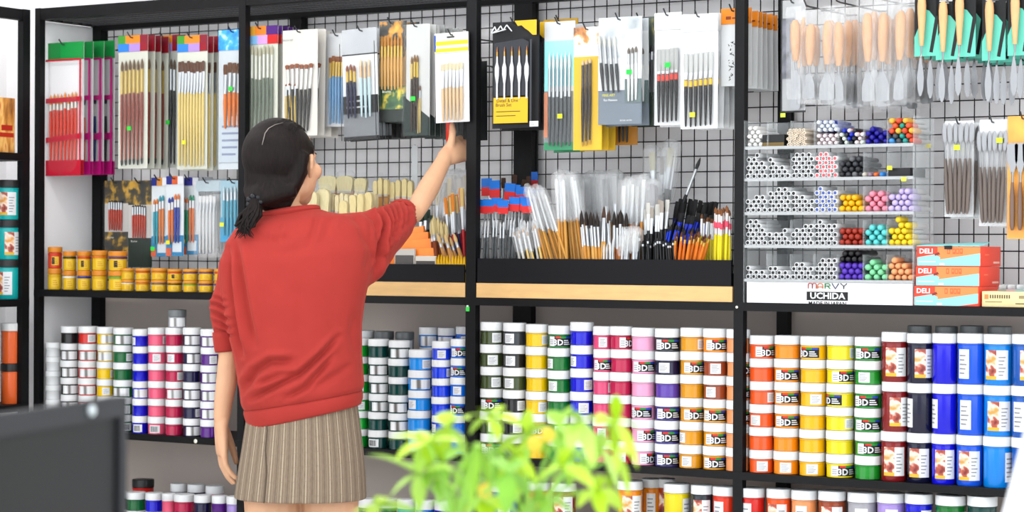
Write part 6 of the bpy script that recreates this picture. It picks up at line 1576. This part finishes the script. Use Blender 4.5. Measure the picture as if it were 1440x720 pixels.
# ------------------------------------------------------------------ second rack along the left wall
def atX(px, py, X):
    d = ray(px, py); return CAM+d*((X-CAM.x)/d.x)
YR = -0.03
XR_ = at(42, 200, YR).x
rackl = thing('side_shelving', 'black steel shelving at the left edge, standing along the left wall', 'shelving', (XR_, YR, 0))
Y0r = -1.15; RDP = 0.34
def zpy(py, px=22): return atX(px, py, XR_).z
zs_top = zpy(13, 36)
for yy in (0.0, Y0r-YR):
    for xx in (-.022, -RDP):
        m = MB(); m.box(xx, xx+.022, yy-(.030 if yy == 0 else 0), yy+(0 if yy == 0 else .030), 0, zs_top); m.build('upright', BLACK, rackl)
m = MB(); m.box(-.021, -.001, Y0r-YR+.03, -.031, zs_top-.034, zs_top-.001); m.build('top_beam', BLACK, rackl)
m = MB(); m.box(-RDP+.001, -RDP+.021, Y0r-YR+.03, -.031, zs_top-.034, zs_top-.001); m.build('top_beam', BLACK, rackl)
ZSH = [zpy(215), zpy(421), zpy(569), .42]
for z in ZSH:
    m = MB(); m.box(-RDP+.023, .001, Y0r-YR+.001, -.0005, z-.022, z); m.build('shelf_board', BLACK, rackl)
m = MB(); m.box(-RDP-.004, -RDP-.0005, Y0r-YR, 0, .05, zs_top-.036); m.build('back_panel', mat('white_laminate', (240, 240, 242), .45), rackl)
def rack_jar(px, top, bot, dpx, col, kind, off, label, lidc, group, X=None):
    Xc = XR_-.048; c = atX(px, bot, Xc); t = atX(px, top, Xc); dd = dpx/F_PX*depth_of(c)
    z = None
    return c, t, dd
GR = 'jars on the left rack'
for k, (top, bot, kind, off, pos) in enumerate(((253, 308, 'A', -6, 'topmost'), (309, 364.5, 'A', 30, 'middle one'), (365, 421, 'A', -30, 'bottom one'))):
    c, t, dd = rack_jar(12, top, bot, 33, None, None, 0, None, None, None)
    h = (atX(12, 253, XR_-.048).z-ZSH[1])/3
    jar(c.x, c.y, ZSH[1]+h*(2-k), 'teal', kind, off, .068, h, 'teal jar with black lid on the left rack, %s of three' % pos, GR, 'dark', True)
for k, (kind, off, lc, nm) in enumerate((('B', 0, 'white', 'white-lidded orange jar standing on top of another at the left edge'), ('B', 0, 'dark', 'black-lidded orange jar under the white-lidded one at the left edge'))):
    Xc = XR_-.048; c = atX(15, 500, Xc); h = (atX(15, 454, Xc).z-ZSH[2])/2
    jar(c.x, c.y, ZSH[2]+h*(1-k), 'orange red' if False else 'scarlet orange', kind, off, .060, h, nm, GR, lc, True)
    c2 = atX(-18, 500, Xc)
    jar(c2.x, c2.y, ZSH[2]+h*(1-k), 'lime', 'B', 0, .060, h, ['upper', 'lower'][k]+' lime green jar cut off by the left edge of the picture', GR, 'dark', True)
for z, col, n in ((.42, 'orange', 1),):
    for k, px in enumerate((15, -18)):
        Xc = XR_-.048; c = atX(px, 600, Xc); h = (atX(px, 578, Xc).z-z)/2
        for j in range(2): jar(c.x, c.y, z+h*j, 'peach', 'B', 0, .066, h, '%s peach jar of the %s pair low on the left rack' % (['lower', 'upper'][j], ['right', 'left'][k]), GR, 'white', True)
Xc = XR_-.02; c = atX(8, 215, Xc)
m = MB(); h = atX(8, 138, Xc).z-ZSH[0]
m.bbox(-.012, .012, -.05, .026, 0, h, .001)
o = m.build('picture_box', ramp_mat('wood_picture', [(.3, (126, 70, 24)), (.5, (206, 140, 60)), (.62, (236, 190, 110)), (.72, (190, 60, 30))], 16, .5, stretch=(1, 3, .7)), None, (c.x, c.y, ZSH[0]+.0004)); tag(o, 'brown picture-printed box on the upper shelf of the left rack', 'box')
m = MB(); m.box(-.0125, .0126, -.045, .02, h*.28, h*.36, 0); m.box(-.0125, .0126, -.03, .015, h*.40, h*.5, 0); m.build('printed_band', [C((206, 50, 30))], o, smooth=False)

# ------------------------------------------------------------------ counter with monitor, plant and white panel in the foreground
_ct = atd(720, 900, 2.1)
desk = thing('counter', 'counter in the foreground below the picture carrying monitor and plant', 'counter', (_ct.x, _ct.y, 0), YAW)
m = MB(); m.bbox(-.95, .85, -.55, .62, .72, .75, .004); m.build('counter_top', mat('counter_white', (226, 226, 226), .4), desk)
for sx in (-.9, .8):
    m = MB(); m.box(sx-.02, sx+.02, -.5, .58, 0, .7195); m.build('side_panel', mat('counter_white', (226, 226, 226), .4), desk)
m = MB(); m.box(-.879, .779, .54, .56, .12, .7195); m.build('front_panel', mat('counter_white', (226, 226, 226), .4), desk)
# monitor, seen from the side of its screen
CR_ = atd(174, 556.5, 2.2); CL_ = atd(0, 582, 1.955)
tdir = Vector((CL_.x-CR_.x, CL_.y-CR_.y, 0)).normalized()
ztop_m = CR_.z
mw, mh = .50, .31
mon = thing('monitor', 'dark grey computer monitor at the lower left, out of focus', 'monitor', (CR_.x+tdir.x*mw/2, CR_.y+tdir.y*mw/2, .75), math.atan2(-tdir.y, -tdir.x))
zt_m = ztop_m-.75; zb_m = zt_m-mh
# local x runs along the screen, +x towards the far right edge; the face towards the camera is -y
m = MB(); fw_ = .020
m.box(-mw/2, mw/2, -.004, .006, zt_m-fw_, zt_m); m.box(-mw/2, mw/2, -.004, .006, zb_m, zb_m+.03); m.box(-mw/2, -mw/2+fw_, -.004, .006, zb_m+.03, zt_m-fw_); m.box(mw/2-.014, mw/2, -.004, .006, zb_m+.03, zt_m-fw_)
bez = m.build('bezel', mat('monitor_plastic', (38, 39, 42), .55, spec=.2), mon, smooth=False)
m = MB(); m.box(-mw/2+fw_, mw/2-.014, .001, .005, zb_m+.03, zt_m-fw_); m.build('screen', mat('screen_off', (17, 18, 19), .5, spec=.2), mon, smooth=False)
m = MB(); m.bbox(-mw*.4, mw*.4, .0065, .035, zb_m+.04, zt_m-.05, .008); m.build('rear_housing', mat('monitor_plastic', (38, 39, 42), .55, spec=.2), mon)
m = MB(); m.box(-.03, .03, .0355, .052, .012, zb_m+mh*.6); m.build('stand_neck', mat('monitor_plastic', (38, 39, 42), .55, spec=.2), mon)
m = MB(); m.bbox(-.12, .12, -.06, .12, 0, .0115, .004); m.build('stand_base', mat('monitor_plastic', (38, 39, 42), .55, spec=.2), mon)
d_ = (atd(117, 565, 2.12)-Vector(mon.location)); lx = d_.x*(-tdir.x)+d_.y*(-tdir.y)
m = MB(); m.sphere((lx, -.006, zt_m-.009), (.0065, .004, .0058), 12, 8); cdot = m.build('camera_dot', C((206, 214, 216), .3), bez)
# white panel at the lower right corner
A = atd(1437, 622, 2.3)
pn = thing('sign_board', 'white tilted board cut off by the lower right corner of the picture', 'board', (0, 0, .75), YAW)
base = atd(1411, 720, 2.3); pn.location = (base.x, base.y, .75)
zt_ = A.z-.75
m = MB(); z7 = base.z-.75
lx0 = -.030*(z7/.1); sl = ((A-base).dot(RV))/(A.z-base.z)
def le(z): return (z-z7)*sl
m.prism([(le(0), .0), (le(0)+.22, .0), (le(zt_+.06)+.22, zt_+.06), (le(zt_+.06), zt_+.06)], 0, .004); m.build('board_sheet', C((246, 247, 249), .5), pn, smooth=False)
m = MB(); m.box(le(0)+.08, le(0)+.14, .0045, .09, 0, .004); m.tube([(le(0)+.11, .085, .004), (le(.12)+.11, .0065, .12)], .004, 6); m.build('easel_leg', C((226, 228, 230), .5), pn)

# plant
pc = atd(700, 700, 2.25)
plant = thing('potted_plant', 'out of focus bright green plant with finger-like leaves in the foreground', 'plant', (pc.x, pc.y, .75))
P0_ = Vector((pc.x, pc.y, .75))
m = MB(); m.lathe([(.045, 0), (.052, .004), (.064, .10), (.068, .10), (.068, .115), (.060, .115), (.058, .104)], 24); m.build('pot', mat('pot_white', (236, 234, 228), .35), plant)
m = MB(); m.lathe([(.056, .095), (.0575, .103), (.03, .107), (.001, .109)], 20); m.build('soil', mat('soil', (60, 44, 32), .9, var=.3, scale=80, bump=.6), plant)
def leafmat(name, c):
    m = mat(name, c, .45, var=.12, scale=30); b_ = m.node_tree.nodes['Principled BSDF']
    b_.inputs['Subsurface Weight'].default_value = .35; b_.inputs['Subsurface Radius'].default_value = (.01, .02, .004); return m
LM = [leafmat('leaf_lime', (162, 196, 28)), leafmat('leaf_green', (130, 178, 36)), leafmat('leaf_pale', (158, 194, 74)), leafmat('leaf_deep', (112, 166, 30))]
rl = random.Random(9)
def leaflet(m, base, tip, w, mi=0, droop=.12):
    d = tip-base; L = d.length; d_ = d.normalized(); s = d_.cross(ZV)
    s = s.normalized() if s.length > .1 else RV.copy()
    tl = rl.uniform(-.5, .5); up = s.cross(d_).normalized(); s = (s*math.cos(tl)+up*math.sin(tl)).normalized(); up = s.cross(d_)
    n = 7; rows = []
    for i in range(n+1):
        t = i/n; ww = w*(math.sin(PI*min(1, t*.94+.06))**.8)*(1-.25*t); c = base+d*t+ZV*(droop*L*(4*t*(1-t))*.6)
        rows.append((c-s*ww+up*ww*.25, c, c+s*ww+up*ww*.25))
    vs = []; fs = []
    for r_ in rows: vs += [tuple(r_[0]), tuple(r_[1]), tuple(r_[2])]
    for i in range(n):
        a = i*3; fs += [(a, a+1, a+4, a+3), (a+1, a+2, a+5, a+4)]
    m.add(vs, fs, mi)
# leaf hubs in the picture with the tips of their leaflets
LEAVES = [((590, 668), [(514, 640), (556, 650), (592, 622), (662, 704), (590, 722), (640, 660), (548, 700)], 0, 2),
          ((602, 622), [(546, 616), (556, 648), (600, 662), (648, 622), (625, 652), (586, 606)], 0, 0),
          ((690, 585), [(640, 590), (660, 612), (700, 622), (735, 600), (712, 572), (672, 575)], .05, 0),
          ((668, 628), [(640, 690), (662, 716), (690, 690), (618, 640), (705, 650)], -.05, 1),
          ((742, 610), [(700, 640), (738, 664), (772, 640), (780, 602), (745, 575), (716, 590)], .08, 0),
          ((788, 600), [(760, 640), (790, 652), (820, 625), (806, 570), (770, 578)], .0, 1),
          ((815, 592), [(835, 660), (800, 640), (790, 580), (838, 590)], -.05, 2),
          ((864, 592), [(868, 555), (836, 598), (864, 642), (897, 660), (900, 606)], .0, 0),
          ((846, 632), [(858, 682), (870, 694), (826, 660), (838, 610)], .03, 2),
          ((790, 655), [(745, 690), (770, 712), (812, 705), (838, 690), (800, 630)], -.08, 0),
          ((715, 665), [(680, 705), (712, 728), (748, 705), (690, 645), (740, 650)], -.1, 3),
          ((640, 700), [(600, 716), (640, 740), (676, 722), (622, 680)], .05, 1),
          ((530, 712), [(496, 724), (520, 735), (566, 706), (590, 720), (545, 700)], .0, 0),
          ((760, 700), [(730, 730), (775, 740), (806, 722), (740, 690)], .04, 1),
          ((838, 688), [(876, 722), (850, 735), (812, 715), (850, 670)], -.03, 0),
          ((700, 628), [(672, 660), (700, 690), (735, 668), (724, 612)], .1, 3),
          ((632, 600), [(598, 640), (622, 652), (655, 640), (662, 590), (620, 580)], .06, 0),
          ((726, 640), [(700, 690), (728, 706), (755, 685), (750, 622), (700, 622)], -.02, 0),
          ((800, 625), [(775, 675), (800, 690), (828, 668), (822, 600)], .05, 3),
          ((622, 650), [(596, 690), (618, 706), (650, 690), (652, 634)], .02, 1),
          ((680, 700), [(650, 728), (684, 742), (712, 724), (700, 680)], .0, 0),
          ((868, 640), [(884, 700), (856, 690), (846, 622), (890, 634)], .06, 0),
          ((660, 665), [(630, 700), (655, 725), (690, 712), (645, 650)], .12, 3)]
cam_d = 2.22
stem = MB(); trunk_top = [atd(690, 745, 2.25), atd(740, 740, 2.27), atd(640, 755, 2.22)]
for k, tt in enumerate(trunk_top):
    stem.tube([Vector((pc.x+.012*(k-1), pc.y, .855)), Vector((pc.x, pc.y, .855))*.4+tt*.6, tt], [.0055, .0045, .0035], 8)
for k, (hub, tipsl, dd, mi) in enumerate(LEAVES):
    hb = atd(hub[0], hub[1], cam_d+dd)
    m = MB()
    for tp in tipsl:
        tip = atd(tp[0], tp[1], cam_d+dd+rl.uniform(-.05, .04))
        leaflet(m, hb, tip, rl.uniform(.0075, .0115))
    ob = m.build('leaf', LM[mi], plant, angle=180)
    for v in ob.data.vertices: v.co = v.co-P0_
    tt = min(trunk_top, key=lambda q: (q-hb).length)
    stem.tube([tt, (tt+hb)/2+ZV*.012, hb], [.0022, .0017, .0013], 6)
so_ = stem.build('stem', leafmat('stem_green', (140, 190, 70)), plant)
for v in so_.data.vertices: v.co = v.co-P0_
m = MB()
for px, py in ((752, 624), (770, 612), (682, 690)):
    c = atd(px, py, 2.17)-P0_
    for q in range(5): m.sphere(tuple(c+RV*(.004*math.cos(q*1.26))+ZV*(.004*math.sin(q*1.26))), (.004, .003, .004), 8, 6)
m.build('blossom', C((250, 214, 70), .5), plant)
# ------------------------------------------------------------------ light: ceiling panels and daylight from the open shop front
def ceiling_lamp(x, y, rz, label, power=34):
    g = thing('ceiling_light', label, 'ceiling light', (x, y, ZC-0.05), rz, group='ceiling light panels')
    mb = MB(); mb.box(-0.62, 0.62, -0.17, -0.15, -0.005, 0.05); mb.box(-0.62, 0.62, 0.15, 0.17, -0.005, 0.05)
    mb.box(-0.62, -0.60, -0.15, 0.15, -0.005, 0.05); mb.box(0.60, 0.62, -0.15, 0.15, -0.005, 0.05)
    mb.build('frame', WHITE, g)
    mb = MB(); mb.box(-0.6, 0.6, -0.15, 0.15, 0.012, 0.018)
    mb.build('diffuser', mat('lamp_diffuser', (255, 252, 246), 0.5, emit=1.5), g)
    L = bpy.data.lights.new('panel_lamp', 'AREA'); L.shape = 'RECTANGLE'; L.size = 1.2; L.size_y = 0.3; L.energy = power; L.color = (1.0, 0.97, 0.93)
    o = put('panel_lamp', L, g, (0, 0, -0.006))
for x, nx in ((0.3, 'left'), (2.0, 'middle'), (3.7, 'right')):
    ceiling_lamp(x, -1.1, 0, 'white ceiling light panel in front of the shelves, %s one of three' % nx, 8)
wd = bpy.data.worlds.new('daylight'); SC.world = wd; wd.use_nodes = True
bg = wd.node_tree.nodes['Background']; bg.inputs['Color'].default_value = (0.93, 0.97, 1.0, 1); bg.inputs['Strength'].default_value = 1.95
# ------------------------------------------------------------------ camera
cd = bpy.data.cameras.new('camera'); cam = bpy.data.objects.new('camera', cd); COL.objects.link(cam)
cd.sensor_width = 36; cd.lens = F_PX*36/1440; cd.clip_start = 0.05
R = Matrix((RT, UP, -_fw)).transposed().to_4x4()
cam.matrix_world = Matrix.Translation(CAM) @ R
cd.dof.use_dof = True; cd.dof.focus_distance = 5.45; cd.dof.aperture_fstop = 6.0
SC.camera = cam
SC.view_settings.view_transform = 'Standard'; SC.view_settings.look = 'None'; SC.view_settings.gamma = 1; SC.view_settings.use_curve_mapping = False
SC.view_settings.exposure = 0.52
SC.cycles.transparent_max_bounces = 48
